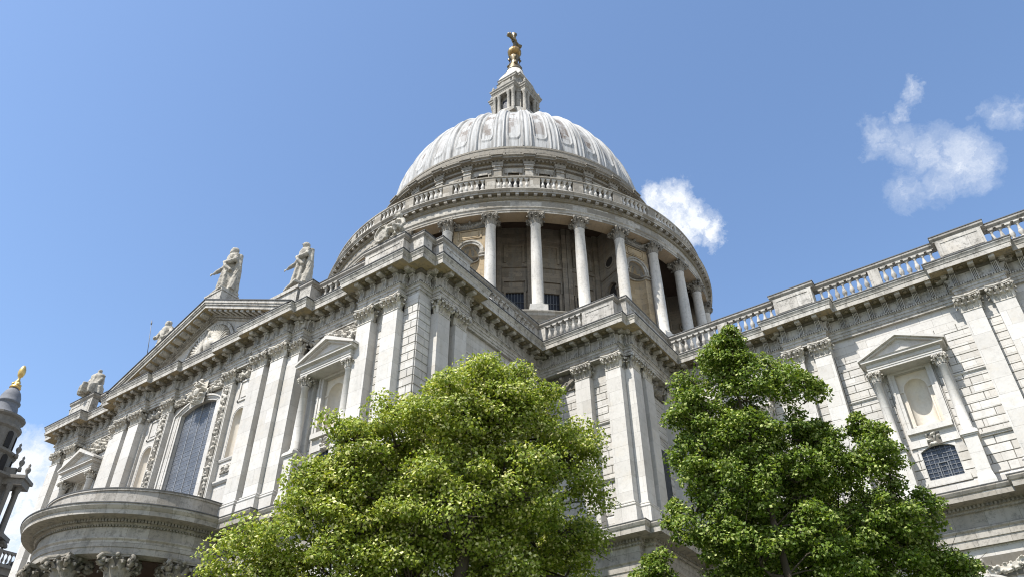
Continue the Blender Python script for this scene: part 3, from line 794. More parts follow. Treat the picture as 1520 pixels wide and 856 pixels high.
def aedicule(xc, yw, rot=0.0, window=True, fx=None):
    """built facing -y around x=0 with the wall at y=0, then placed"""
    place = dict(loc=(xc, yw, 0), rotz=rot)
    a = empty('aedicule', (xc, yw, 0), cath); a.rotation_euler = (0, 0, rot)
    q = MB()   # surround: pedestals, lintel, pediment
    for sx in (-1, 1):
        c = sx*1.75
        q.box(c-0.33, c+0.33, -1.02, 0, 17.0, 19.36)
        q.box(c-0.42, c+0.42, -1.12, 0, 16.3, 16.9); q.frustum((c, -0.51), (0.42, 0.6), (0.33, 0.51), 16.9, 17.35)
        q.box(c-0.37, c+0.37, -1.07, 0, 19.34, 19.42); q.box(c-0.43, c+0.43, -1.14, 0, 19.42, 19.56); q.box(c-0.40, c+0.40, -1.10, 0, 19.56, 19.62)
        q.box(c-0.28, c+0.28, -0.30, 0, 19.6, 24.34)
    path = [(-2.0, 0.05), (-2.0, -0.98), (2.0, -0.98), (2.0, 0.05)]
    q.sweep(path, [(-0.9, 24.34), (0, 24.34), (0, 24.46), (0.03, 24.47), (0.03, 24.58), (0.07, 24.60), (0.0, 24.62), (0.0, 24.84), (0.06, 24.88), (0.22, 24.90), (0.22, 25.0), (0.28, 25.06), (-0.9, 25.07)], capends=False)
    # tympanum and raking cornice
    q.prism([(-2.1, 25.05), (2.1, 25.05), (0, 26.05)], -0.86, 0.02)
    for sx in (-1, 1):
        pts = [(sx*2.36, 25.06), (sx*2.36, 25.20), (0, 26.36), (0, 26.10)]
        if sx > 0: pts = pts[::-1]
        q.prism(pts, -1.24, 0.02)
        pts = [(sx*2.1, 25.04), (sx*2.1, 25.12), (0, 26.16), (0, 26.0)]
        if sx > 0: pts = pts[::-1]
        q.prism(pts, -1.06, 0.02)
    link('pediment_surround', q, M['smooth'], a)
    for sx in (-1, 1):
        c = link('column', acol, None, a, (sx*1.75, -0.68, 0)); link('capital', acap, None, c, (0, 0, 23.72))
    # frame and niche
    n = MB(); slab(n, -1.25, 1.25, 19.7, 24.32, -0.10, 0.30, [(-0.84, 0.84, 20.75, 24.2)])
    arch_frame(n, 0, 0.86, 20.75, 24.2, 0.0, 0.32, -0.10, 0.13)
    n.box(-1.15, 1.15, -0.30, 0, 20.45, 20.75)
    link('niche_frame', n, M['smooth'], a)
    n = MB(); slab(n, -0.84, 0.84, 20.75, 24.2, 0.12, 0.0, [(-0.6, 0.6, 20.95, 23.8)]); spandrel(n, 0, 0.6, 23.2, 0.6, 23.8, 0.12, 0.13)
    niche_shell(n, 0, 0.6, 20.95, 23.2, 0.12); n.box(-0.62, 0.62, -0.02, 0.12, 20.76, 20.95)
    arch_frame(n, 0, 0.6, 20.95, 23.2, 0.6, 0.09, 0.12, 0.03)
    for sx in (-1, 1): n.box(sx*0.62, sx*0.84, 0.06, 0.13, 23.1, 23.2)
    link('niche', n, M['niche'], a)
    if window:
        wv = MB(); wv.box(-0.84, 0.84, 0.12, 0.16, 17.75, 19.72)
        pn = link('window', wv, M['glass'], a)
        fr = MB()
        for i in range(1, 7):
            xx = -0.84+1.68*i/7; fr.box(xx-0.012, xx+0.012, 0.09, 0.115, 17.78, 19.68)
        for i in range(1, 8):
            zz = 17.78+1.9*i/8; fr.box(-0.84, 0.84, 0.085, 0.11, zz-0.012, zz+0.012)
        link('glazing_bars', fr, M['came'], pn)
        f2 = MB()
        for aa, bb, cc, dd in ((-0.2, 0.24, 18.68, 18.73), (-0.24, -0.19, 17.8, 18.73), (0.22, 0.27, 17.8, 18.73)): f2.box(aa, bb, 0.04, 0.12, cc, dd)
        link('casement', f2, M['iron'], pn)
        s_ = MB(); spandrel(s_, 0, 0.84, 19.42, 0.26, 19.82, -0.03, 0.14)
        s_.box(0.84, 0.93, -0.03, 0.3, 17.72, 19.82); s_.box(-0.93, -0.84, -0.03, 0.3, 17.72, 19.82)
        link('window_arch', s_, M['smooth'], a)
        s_ = MB(); s_.box(-1.1, 1.1, -0.14, 0.1, 17.45, 17.8); link('window_sill', s_, M['smooth'], a)
        kst = MB(); relief(kst, -0.36, 0.36, 19.62, 20.35, -0.1, 0.22, seed=7); kst.box(-0.34, 0.34, -0.12, 0.0, 19.64, 20.33)
        link('keystone', kst, M['carve'], a)
    return a


def bay(u0, u1, xc, rot, origin, seed, win=True, string=True, name='bay_wall', hole=True):
    """rusticated wall bay; coordinates along the wall, y=0 is wall face"""
    q = MB(); holes = []
    if hole: holes = [(xc-0.90, xc+0.90, 17.70, 19.80), (xc-0.92, xc+0.92, 20.68, 24.26)] if win else [(xc-0.92, xc+0.92, 20.68, 24.26)]
    slab(q, u0, u1, 16.3, 27.46, 0, 0.45, holes)
    skip = [(xc-2.05, xc+2.05, 24.3, 25.1), (xc-1.3, xc+1.3, 19.62, 24.4), (xc-0.84, xc+0.84, 17.4, 19.75)] if hole else []
    if hole:
        for k in range(6): skip.append((xc-2.0+k*0.33, xc+2.0-k*0.33, 25.0+k*0.2, 25.25+k*0.2))
    rust(q, u0, u1, 17.5, 26.3, 0, skip, seed=seed)
    q.sweep([(u0, 0.0), (u1, 0.0)], [(0, 16.3), (0.09, 16.3), (0.09, 17.36), (0.05, 17.42), (0, 17.45)], capends=False)
    if string:
        for z0, a, b in ((19.45, u0, xc-2.15), (19.45, xc+2.15, u1), (23.15, u0, xc-1.95), (23.15, xc+1.95, u1)):
            if not hole: 
                if a != u0: continue
                b = u1
            k = 1 if z0 < 20 else 0.55
            q.sweep([(a, 0), (b, 0)], [(0.0, z0), (0.10*k+.05, z0+0.02), (0.10*k+.05, z0+0.08*k), (0.17*k+.05, z0+0.14*k), (0.17*k+.05, z0+0.24*k), (0.0, z0+0.27*k)], capends=True)
    q.xf(rot, origin)
    return link(name, q, M['wall'], cath)


# choir bays, wall plane 0.2 behind the frieze
YC = -17.84
bay(25.38, 33.3, 29.6, 0, (0, YC, 0), 1); aedicule(29.6, YC)
x = 33.25; sd = 2
while x < 80:
    q = MB(); rust(q, x+0.95, x+1.65, 17.5, 26.3, -18.1, [], seed=sd); q.box(x-0.02, x+2.62, -18.1, -17.5, 16.3, 27.44)
    link('pier_wall', q, M['wall'], cath)
    for px in (x+0.45, x+2.12): pilaster(px, -18.10, 0, 1.0, 0.5)
    bay(x+2.6, x+10.0, x+6.3, 0, (0, YC, 0), sd); aedicule(x+6.3, YC); x += 10; sd += 1

# bastion
bay(18.9, 24.8, 20.2, 0, (0, -24.25, 0), 21, hole=False)
for px in (22.05, 24.27): pilaster(px, -24.27, 0, 1.05, 0.56)
bay(-24.25, -18.0, -21.2, PI/2, (24.82, 0, 0), 22, hole=False, string=False)
for py in (-23.72, -22.1, -18.6): pilaster(24.82, py, PI/2, 1.05, 0.56)
q = MB(); relief(q, 19.2, 21.4, 26.2, 27.4, -24.35, 0.3, 5, kind='swag'); link('carved_swag', q, M['soot'], cath)
q = MB(); relief(q, -21.4, -19.2, 26.2, 27.4, -0.1, 0.3, 6, kind='swag'); q.xf(PI/2, (24.82, 0, 0)); link('carved_swag', q, M['soot'], cath)
q = MB()
for zz in (18.3,):
    q.box(24.80, 24.90, -20.9, -19.6, 17.9, 22.5)
link('side_window', q, M['glass'], cath)

# transept east flank
bay(-33.3, -24.3, -29.0, PI/2, (18.64, 0, 0), 30); aedicule(18.64, -29.0, PI/2)
q = MB(); q.box(18.2, 18.84, -35.88, -33.3, 16.3, 27.44); link('pier_wall', q, M['wall'], cath)
q = MB(); rust(q, -34.85, -34.35, 17.5, 26.3, 0, [], seed=31); q.xf(PI/2, (18.84, 0, 0)); link('pier_facing', q, M['wall'], cath)
for py in (-35.36, -33.83): pilaster(18.84, py, PI/2, 1.02, 0.56)
# corner pier, rusticated
for sx in (-1, 1):
    q = MB(); x0, x1 = sorted((sx*17.4, sx*18.84)); q.box(x0, x1, W0, -35.5, 16.3, 27.44)
    a, b = sorted((sx*17.8, sx*18.84)); rust(q, a, b, 17.5, 27.2, W0, [], seed=33)
    s0 = len(q.v); rust(q, -36.92, -35.88, 17.5, 27.2, 0, [], seed=34)
    if sx > 0: q.xf(PI/2, (18.84, 0, 0), s0)
    else:
        for i in range(s0, len(q.v)): X_, Y_, Z_ = q.v[i]; q.v[i] = (-18.84+Y_, X_, Z_)
    q.sweep([(a, W0), (b, W0)], [(0, 16.3), (0.16, 16.3), (0.16, 17.4), (0.05, 17.5), (0, 17.5)], capends=True)
    link('corner_pier', q, M['wall'], cath)

# transept south front
for sx in (-1, 1):
    a, b = sorted((sx*9.95, sx*14.75))
    bay(a, b, sx*12.72, 0, (0, W0+0.2, 0), 40+sx); aedicule(sx*12.72, W0+0.2)
    q = MB(); a, b = sorted((sx*14.7, sx*17.8)); q.box(a, b, W0, W0+0.6, 16.3, 27.44); rust(q, min(sx*15.95, sx*16.7), max(sx*15.95, sx*16.7), 17.5, 26.3, W0, [], seed=43)
    link('pier_wall', q, M['wall'], cath)
    for px in (15.25, 17.27): pilaster(sx*px, W0, 0, 1.08, 0.56)
    q = MB(); relief(q, sx*12.3-2.2, sx*12.3+2.2, 26.25, 27.4, W0+0.08, 0.28, 9, kind='foliage'); link('carved_frieze', q, M['carve'], cath)
    # pediment-side piers
    pilaster(sx*9.4, W0, 0, 1.0, 0.56)
    q = MB(); a, b = sorted((sx*5.75, sx*8.95)); q.box(a, b, -37.3, W0+0.3, 16.3, 27.44); rust(q, min(sx*7.1, sx*7.7), max(sx*7.1, sx*7.7), 17.5, 26.3, -37.3, [], seed=45)
    link('pier_wall', q, M['wall'], cath)
    for px in (6.5, 8.27): pilaster(sx*px, -37.3, 0, 1.18, 0.46)
    # carved pilaster beside the window
    o = pilaster(sx*3.28, -37.05, 0, 0.95, 0.43)
    q = MB(); relief(q, -0.27, 0.27, 18.9, 26.3, -0.44, 0.16, 11+sx); 
    for e0 in (-0.38, 0.33): q.box(e0, e0+0.05, -0.46, -0.43, 18.7, 26.3)
    link('carved_panel', q, M['carve'], o)
    # niche bay
    xc = sx*4.75
    q = MB(); slab(q, xc-1.0, xc+1.0, 16.3, 27.44, -37.12, 0.1, [(xc-0.56, xc+0.56, 21.3, 24.5)]); spandrel(q, xc, 0.56, 23.94, 0.56, 24.5, -37.12, -37.05)
    arch_frame(q, xc, 0.56, 21.3, 23.94, 0.56, 0.13, -37.12, 0.06)
    for sz, sg in ((25.05, 26.55),):
        for a, b, c, d in ((xc-0.55, xc+0.55, sz, sz+0.12), (xc-0.55, xc+0.55, sg-0.12, sg), (xc-0.55, xc-0.43, sz, sg), (xc+0.43, xc+0.55, sz, sg)): q.box(a, b, -37.19, -37.1, c, d)
        q.box(xc-0.3, xc+0.3, -37.16, -37.1, 25.3, 26.3)
    q.sweep([(xc-0.98, -37.12), (xc+0.98, -37.12)], [(0, 21.05), (0.06, 21.06), (0.10, 21.16), (0.10, 21.24), (0, 21.26)])
    q.sweep([(xc-0.98, -37.12), (xc+0.98, -37.12)], [(0, 19.6), (0.08, 19.62), (0.16, 19.74), (0.16, 19.84), (0, 19.88)])
    q.sweep([(xc-0.98, -37.12), (xc+0.98, -37.12)], [(0, 16.3), (0.16, 16.3), (0.16, 17.4), (0.05, 17.5), (0, 17.5)])
    q.box(xc-0.66, xc+0.66, -37.16, -37.1, 20.15, 20.85)
    link('niche_bay', q, M['smooth'], cath)
    q = MB(); niche_shell(q, xc, 0.56, 21.3, 23.94, -37.12); link('niche', q, M['niche'], cath)
    q = MB(); relief(q, xc-0.56, xc+0.56, 20.22, 20.78, -37.165, 0.12, 14); link('carved_panel', q, M['carve'], cath); q = MB(); relief(q, xc-0.95, xc+0.95, 26.6, 27.4, -37.14, 0.3, 15)
    link('carved_panel', q, M['carve'], cath)
# great window
q = MB(); slab(q, -2.85, 2.85, 16.3, 27.44, -37.05, 0.65, [(-1.85, 1.85, 19.0, 26.5)]); spandrel(q, 0, 1.85, 26.0, 0.42, 26.5, -37.05, -36.6)
link('window_wall', q, M['smooth'], cath)
q = MB(); q.box(-1.9, 1.9, -36.82, -36.7, 18.9, 26.55); gw = link('great_window', q, M['gglass'], cath)
q = MB()
for i in range(1, 24): q.box(-1.85, 1.85, -36.835, -36.82, 19.0+i*0.32, 19.008+i*0.32)
for i in (-1, 0, 1): q.box(i*0.93-0.012, i*0.93+0.012, -36.86, -36.82, 19, 26.45)
link('glazing_bars', q, M['greylead'], gw)
q = MB(); arch_frame(q, 0, 1.85, 17.6, 26.0, 0.42, 0.34, -37.05, 0.10); arch_frame(q, 0, 2.19, 17.6, 26.0, 0.55, 0.30, -37.05, 0.2)
q.box(-2.7, 2.7, -37.45, -36.9, 17.4, 17.7)
link('window_frame', q, M['smooth'], gw)
q = MB(); relief(q, -0.75, 0.75, 26.1, 27.75, -37.36, 0.42, 19, mask=lambda X, Z: (X/0.72)**2+((Z-26.95)/0.82)**2 < 1)
for sx in (-1, 1):
    relief(q, min(sx*0.8, sx*2.8), max(sx*0.8, sx*2.8), 26.75, 27.42, -37.2, 0.3, 20+sx)
q.ball((0, -37.55, 26.95), 0.3, 12, 8, (0.8, 0.6, 1.1))
pts = [(0.24*math.cos(i*0.6)*(1-i*0.06), 0, 27.62+0.2*math.sin(i*0.6)*(1-i*0.06)) for i in range(12)]
for sx in (-1, 1): q.tube([(sx*(0.28+p_[0]), -37.62, p_[2]) for p_ in pts], [0.075*(1-i*0.05) for i in range(12)], 6)
link('carved_cartouche', q, M['carve'], gw)

# pediment of the transept
q = MB()
apx = 33.85
q.prism([(-9.0, 29.5), (9.0, 29.5), (0, 33.0)], -37.45, -36.6)
link('tympanum', q, M['smooth'], cath)
q = MB()
sl_ = (apx-29.6)/9.85


def rake(mb, o0, o1, lo_, hi_, y0, y1):
    """sloping band between heights lo/hi below the top raking line"""
    for sx in (-1, 1):
        xe = sx*9.86
        pts = [(xe, 29.58+lo_), (xe, 29.58+hi_), (0, apx+hi_), (0, apx+lo_)]
        if sx > 0: pts = pts[::-1]
        mb.prism(pts, y0, y1)


rake(q, 0, 0, -0.22, 0.0, -38.76, -36.9)
rake(q, 0, 0, -0.36, -0.22, -38.70, -36.9)
rake(q, 0, 0, -0.62, -0.36, -38.62, -36.9)
rake(q, 0, 0, -0.86, -0.62, -37.82, -36.9)
rake(q, 0, 0, -1.02, -0.90, -37.62, -37.3)
for sx in (-1, 1):
    for i in range(62):
        xx = sx*(0.1+i*0.14); zt = apx-abs(xx)*sl_-0.80
        if zt < 29.9: continue
        q.box(xx-0.04, xx+0.04, -37.88, -37.8, zt-0.1, zt)
rc_ = link('raking_cornice', q, M['trim'], cath)
for sx in (-1, 1):
    q = MB(); g_ = -sx*sl_
    q.prism([(-0.17, -0.17-0.17*g_), (0.17, -0.17+0.17*g_), (0.17, 0.17*g_), (-0.17, -0.17*g_)], -38.5, -37.8)
    mm_ = q.mesh('modillion'); mm_.materials.append(M['trim'])
    for i in range(13):
        xx = sx*(0.45+i*0.66); zt = apx-abs(xx)*sl_-0.62
        if zt-0.9 > 29.3: link('modillion', mm_, None, rc_, (xx, 0, zt))
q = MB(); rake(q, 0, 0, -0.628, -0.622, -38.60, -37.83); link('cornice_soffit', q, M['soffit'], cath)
q = MB(); rake(q, 0, 0, 0.003, 0.06, -38.82, -36.9); link('lead_flashing', q, M['flash'], cath)
# carved arch with a spread bird in the tympanum
q = MB()
av = arch_pts(2.55, 29.9, 2.3, 24)
ring = [(p_[0], p_[1]) for p_ in av]
vs = []; fs = []
for i, (a, b) in enumerate(ring):
    k = 1.09
    for (s_, yy) in ((1.0, -37.46), (1.0, -37.62), (k, -37.62), (k, -37.46)): vs.append((a*s_, yy, 29.6+(b-29.6)*s_))
for i in range(len(ring)-1):
    for a in range(3): fs.append((i*4+a, i*4+a+1, (i+1)*4+a+1, (i+1)*4+a))
q.add(vs, fs)
link('carved_arch', q, M['trim'], cath)
q = MB()
rg = np.random.default_rng(4)
inside = lambda X, Z: (Z > 29.6) & ((X/2.5)**2+((Z-29.7)/2.45)**2 < 1)
X, Z = np.meshgrid(np.linspace(-2.6, 2.6, 110), np.linspace(29.6, 32.3, 60), indexing='ij')
H = np.zeros_like(X)
for sx in (-1, 1):      # spread wings of feathers
    for k in range(11):
        th = rad(100-k*9); L0 = 1.9-0.05*k
        for rr in np.linspace(0.35, 1, 6):
            cx = sx*(0.45+L0*rr*math.cos(th)*0.95); cz = 30.15+L0*rr*math.sin(th)
            dx, dz = X-cx, Z-cz; a = sx*dx*math.cos(th)+dz*math.sin(th); b = -sx*dx*math.sin(th)+dz*math.cos(th)
            qq = 1-(a/0.27)**2-(b/0.10)**2; H = np.maximum(H, np.where(qq > 0, np.sqrt(np.maximum(qq, 0))*0.16+0.22-0.1*rr, 0))
for cx, cz, rx, rz, hh in ((0, 30.6, 0.42, 0.75, 0.5), (0.0, 31.45, 0.2, 0.5, 0.45), (-0.12, 31.85, 0.22, 0.16, 0.5)):
    qq = 1-((X-cx)/rx)**2-((Z-cz)/rz)**2; H = np.maximum(H, np.sqrt(np.maximum(qq, 0))*hh)
for _ in range(130):     # foliage and flames at the foot
    cx = rg.uniform(-2.3, 2.3); cz = 29.65+abs(rg.normal(0, 0.32)); r = rg.uniform(0.06, 0.15)
    qq = 1-((X-cx)**2+(Z-cz)**2)/r**2; H = np.maximum(H, np.sqrt(np.maximum(qq, 0))*rg.uniform(0.15, 0.4))
H = np.where(inside(X, Z), H, 0)
H[inside(X, Z) & (H == 0)] = 0.0
nx, nz_ = X.shape
q.add([(X[i, j], -37.44-H[i, j], Z[i, j]) for i in range(nx) for j in range(nz_)], [(i*nz_+j, (i+1)*nz_+j, (i+1)*nz_+j+1, i*nz_+j+1) for i in range(nx-1) for j in range(nz_-1)], True)
link('bird_relief', q, M['carve'], cath)
q = MB(); q.prism(arch_pts(2.52, 29.75, 2.4, 24), -37.475, -37.4); link('carving_ground', q, M['crust_shade'], cath)  # near-black ground puts the arch recess's shade into the colour
# roofs behind the parapets
q = MB()
q.add([(-17.5, -36.6, 30.2), (17.5, -36.6, 30.2), (0, -36.6, 33.3), (-17.5, -15, 30.2), (17.5, -15, 30.2), (0, -15, 33.3)], [(0, 1, 2), (0, 2, 5, 3), (2, 1, 4, 5)])
q.box(-18.5, 18.5, -36.6, 18, 29.9, 30.1); q.box(18, 95, -17.9, 17.8, 29.9, 30.1); q.box(-95, -18, -17.9, 17.8, 29.9, 30.1); q.box(18, 24.5, -24.1, 20, 29.8, 30.05)
link('roof', q, M['roof'], cath)
# solid cores of the building masses
q = MB()
q.box(-18.2, 18.0, -35.6, 17, 0, 29.6); q.box(17.8, 24.2, -23.4, 20, 0, 29.6); q.box(-95, 96, -16.8, 17.5, 0, 29.6)
q.box(-18.83, -18.1, -35.8, -15, 0, 29.5)
link('building_core', q, M['dark'], cath)

# lower storey: walls and entablature
LP_T = [(-18.84, -15), (-18.84, W0), (-9.95, W0), (-9.95, -37.98), (-6.6, -37.98)]
LOWP = [(-0.1, 13.7), (0.0, 13.7), (0.0, 14.05), (0.05, 14.07), (0.05, 14.42), (0.14, 14.5), (0.14, 14.56), (0.0, 14.6), (0.0, 15.3), (0.1, 15.36), (0.12, 15.44), (0.20, 15.46), (0.20, 15.62), (0.36, 15.66), (0.88, 15.7), (0.88, 15.98), (0.93, 16.02), (1.0, 16.16), (1.0, 16.24), (-0.4, 16.32)]


def low_ent(path, dz=0.0, name='lower_cornice'):
    e = MB(); e.sweep(path, [(o_, z_+dz) for o_, z_ in LOWP], capends=False); e2 = MB(); e2.sweep(path, [(0.205, 15.462+dz), (0.205, 15.61+dz), (0.36, 15.655+dz), (0.875, 15.694+dz)], capends=False)
    for (ax, ay), (bx, by) in zip(path[:-1], path[1:]):
        d = np.array([bx-ax, by-ay]); L = np.linalg.norm(d)
        if L < 0.3: continue
        d /= L; n_ = int((L+0.3)/0.19); rot = math.atan2(d[1], d[0]); e_, e = e, e2
        for i in range(n_):
            q_ = np.array([ax, ay])+d*(i+0.5)*(L+0.3)/n_; s0 = len(e.v)
            e.box(-0.055, 0.055, -0.30, -0.18, 15.47, 15.63); e.box(-0.035, 0.035, -0.15, -0.05, 15.32, 15.38); e.xf(rot, (q_[0], q_[1], dz), s0)
        e = e_
    fl = MB(); fl.sweep(path, [(0.85, 16.245+dz), (1.02, 16.245+dz), (1.02, 16.29+dz), (0.85, 16.30+dz)], capends=True)
    o = link(name, e, M['low'], cath); link('lead_flashing', fl, M['flash'], o); link('dentil_course', e2, M['soot'], o, kind='stuff'); return o  # dentils and soffit strip darkened: underside shadow put into their colour


pathL1 = [(-18.84, -15), (-18.84, -36.92), (-17.8, -36.92), (-17.8, RS), (-14.7, RS), (-14.7, -36.92), (-8.5, -36.92), (-8.5, -37.4), (-5.6, -37.4)]
pathL2 = [(5.6, -37.4), (8.5, -37.4), (8.5, -36.92), (14.7, -36.92), (14.7, RS), (17.8, RS), (17.8, W0), (18.84, W0), (18.84, -35.88), (19.4, -35.88), (19.4, -33.3), (18.84, -33.3), (18.84, -24.87)]
pathL3 = [(18.84, -24.87), (24.84, -24.87), (24.84, -24.29), (25.44, -24.29), (25.44, -18.08)]
xs_ = 33.25; lc = [(25.44, -18.08)]
while xs_ < 92:
    lc += [(xs_-0.1, -18.08), (xs_-0.1, -18.75), (xs_+2.7, -18.75), (xs_+2.7, -18.08)]; xs_ += 10
lc.append((95, -18.08))
low_ent(pathL1, 0.42); low_ent(pathL2, 0.42); low_ent(pathL3, 0.0); low_ent(lc, 0.38, name='choir_lower_cornice')
q = MB()
for pl_ in (pathL1, pathL2, pathL3, lc): q.sweep(pl_, [(-0.2, 0), (-0.2, 14.1)], capends=False)
s0 = len(q.v)
for a, b in ((26, 33), (36, 43), (46, 53)): rust(q, a, b, 2.0, 12.8, -17.88, [((a+b)/2-1.4, (a+b)/2+1.4, 4, 12.6)], seed=int(a))
rust(q, 19.4, 24.8, 2, 12.8, -24.67, [], seed=77)
link('lower_wall', q, M['wall'], cath)
for xc in (29.5, 39.6, 49.6):
    a = empty('lower_window', (xc, -17.9, 0), cath)
    q = MB(); arch_frame(q, 0, 1.15, 4.5, 10.9, 1.15, 0.45, 0.0, 0.25); arch_frame(q, 0, 1.6, 4.5, 10.9, 1.6, 0.22, 0.0, 0.4); link('window_frame', q, M['smooth'], a)
    q = MB(); q.prism([(-1.15, 4.5)]+arch_pts(1.15, 10.9, 1.15)[0:]+[(1.15, 4.5)], -0.06, -0.02); link('pane', q, M['glass'], a)
    q = MB(); relief(q, -2.6, 2.6, 12.55, 13.6, -0.06, 0.34, 50, kind='swag'); relief(q, -0.5, 0.5, 12.2, 13.4, -0.1, 0.45, 51); link('carved_swag', q, M['carve'], a)
lcap = capital(1.05, 1.15, d=0.4).mesh('capital'); lcap.materials.append(M['carve'])
lp = MB(); lp.box(-0.5, 0.5, -0.4, 0.3, 1.5, 12.9); lpm = lp.mesh('lower_pilaster'); lpm.materials.append(M['smooth'])
for px, py, r_ in ((33.7, -18.4, 0), (35.4, -18.4, 0), (43.7, -18.4, 0), (45.4, -18.4, 0), (22.05, -24.53, 0), (24.27, -24.53, 0), (25.1, -23.7, PI/2), (15.25, -37.2, 0), (17.27, -37.2, 0), (-15.25, -37.2, 0), (-17.27, -37.2, 0)):
    o = link('lower_pilaster', lpm, None, cath, (px, py, 0), r_); link('capital', lcap, None, o, (0, 0, 12.9 if py > -30 and px > 27 else 12.56))

# semicircular portico
por = empty('portico', (0, -37.55, 0), cath)
q = MB()
PR, PZ = -1.63, 0.45
pf = [(6.6, 14.0), (7.5, 14.0), (7.5, 14.32), (7.55, 14.34), (7.55, 14.66), (7.64, 14.74), (7.64, 14.8), (7.5, 14.84), (7.5, 15.42), (7.58, 15.46), (7.60, 15.5), (7.72, 15.52), (7.72, 15.66), (7.9, 15.7), (8.42, 15.74), (8.42, 15.98), (8.46, 16.0), (8.58, 16.14), (8.58, 16.24), (7.66, 16.34), (7.66, 17.24), (7.72, 17.26), (7.72, 17.38), (7.2, 17.4), (7.2, 16.3)]
pf = [(a+PR, b+PZ) for a, b in pf]
q.lathe(pf, n=96, a0=PI-0.05, a1=2*PI+0.05, smooth=False)
q3 = MB(); q3.lathe([(7.605+PR, 15.505+PZ), (7.725+PR, 15.525+PZ), (7.725+PR, 15.66+PZ), (8.4+PR, 15.735+PZ)], n=96, a0=PI, a1=2*PI, smooth=False)
for i in range(120):
    a = PI+PI*(i+0.5)/120; s0 = len(q3.v); q3.box(-0.06, 0.06, -0.09, 0.07, 15.53+PZ, 15.68+PZ); q3.xf(a+PI/2, ((7.80+PR)*math.cos(a), (7.80+PR)*math.sin(a), 0), s0)
    s0 = len(q3.v); q3.box(-0.045, 0.045, -0.07, 0.05, 15.36+PZ, 15.46+PZ); q3.xf(a+PI/2, ((7.55+PR)*math.cos(a), (7.55+PR)*math.sin(a), 0), s0)
pe_ = link('portico_entablature', q, M['low'], por); link('dentil_course', q3, M['soot'], pe_, kind='stuff')  # dentils coloured dark to deepen the shadow under the portico cornice
q = MB(); q.lathe([(6.7, 16.695), (6.99, 16.695), (6.99, 16.75), (6.03, 16.80)], n=96, a0=PI, a1=2*PI, smooth=False); q.lathe([(5.9, 17.81), (6.11, 17.80), (6.11, 17.86), (5.56, 17.88)], n=96, a0=PI, a1=2*PI, smooth=False); link('lead_flashing', q, M['flash'], pe_)
q = MB(); q.lathe([(0.0, 14.8), (5.1, 14.8)], n=48, a0=PI-0.1, a1=2*PI+0.1); q.lathe([(4.98, 14.4), (4.98, 14.85)], n=48, a0=PI, a1=2*PI)
link('portico_ceiling', q, M['ceil'], por)
pcap = capital(1.2, 1.35, True).mesh('capital'); pcap.materials.append(M['soot'])
pc = MB(); pc.lathe([(0.8, 1.2), (0.8, 1.4), (0.68, 1.55), (0.72, 1.65), (0.63, 1.75), (0.61, 5), (0.54, 13.12)], n=28); pc.box(-0.85, 0.85, -0.85, 0.85, 0.9, 1.2)
pcm = pc.mesh('column'); pcm.materials.append(M['smooth'])
for k in range(6):
    a = PI+PI*(k+0.5)/6
    o = link('column', pcm, None, por, (5.4*math.cos(a), 5.4*math.sin(a), 0), a+PI/2); link('capital', pcap, None, o, (0, 0, 13.1))
q = MB(); q.lathe([(0, 0.9), (6.8, 0.9), (6.8, 0.6), (7.2, 0.6), (7.2, 0.3), (7.6, 0.3), (7.6, 0.0)], n=64, a0=PI, a1=2*PI, smooth=False); link('portico_steps', q, M['smooth'], por)

# ------------------------------------------------------------------ drum
NB = 32; ST = 2*PI/NB; OFF = rad(5.625)
drum = empty('drum', (0, 0, 0), cath)
q = MB(); q.lathe([(21.6, 29.5), (21.6, 38.6), (21.75, 38.7), (21.75, 38.9), (22.15, 39.1), (22.15, 39.3), (22.3, 39.4), (22.3, 39.5), (17.0, 39.52)], n=128, smooth=False)
link('drum_podium', q, M['drum'], drum)
q = MB()
ZF, ZT = 39.5, 53.0
Ri = 17.3
hwid = Ri*math.tan(ST/2)
for i in range(NB):
    a = i*ST+0.0   # bay centre
    if i % 4 == 2: pass
    s0 = len(q.v)
    slab(q, -hwid, hwid, ZF, ZT, 0, 0.35, [(-0.85, 0.85, 40.6, 45.0)])
    for xa, xb, za, zb in ((-1.05, -0.85, 40.4, 45.0), (0.85, 1.05, 40.4, 45.0), (-1.15, 1.15, 46.2, 46.42), (-1.15, -1.0, 45.0, 46.2), (1.0, 1.15, 45.0, 46.2), (-hwid, hwid, 47.9, 48.15), (-1.0, 1.0, 50.5, 50.7), (-1.0, -0.8, 48.5, 50.5), (0.8, 1.0, 48.5, 50.5), (-hwid, hwid, 51.3, 51.7)):
        q.box(xa, xb, -0.14, 0.02, za, zb)
    for sx in (-1, 1): q.box(sx*hwid, sx*(hwid-0.45), -0.3, 0.02, ZF, ZT)
    q.xf(a+PI/2, (Ri*math.cos(a), Ri*math.sin(a), 0), s0)
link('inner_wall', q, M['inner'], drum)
q = MB(); q.lathe([(20.7, 53.0), (17.0, 53.0)], n=96); q.lathe([(16.9, 40), (16.9, 53.2)], n=64); link('colonnade_ceiling', q, M['ceil'], drum)
wv = MB(); wv.box(-0.85, 0.85, 0.18, 0.24, 40.6, 45.0); wvm = wv.mesh('drum_window'); wvm.materials.append(M['dglass'])
wb = MB()
for i in range(1, 6): wb.box(-0.85+i*0.283-0.02, -0.85+i*0.283+0.02, 0.12, 0.17, 40.6, 45.0)
for zz in (41.7, 42.8, 43.9): wb.box(-0.85, 0.85, 0.12, 0.17, zz-0.02, zz+0.02)
wbm = wb.mesh('glazing_bars'); wbm.materials.append(M['iron'])
dcap = capital(1.05, 1.30, True).mesh('capital'); dcap.materials.append(M['soot'])
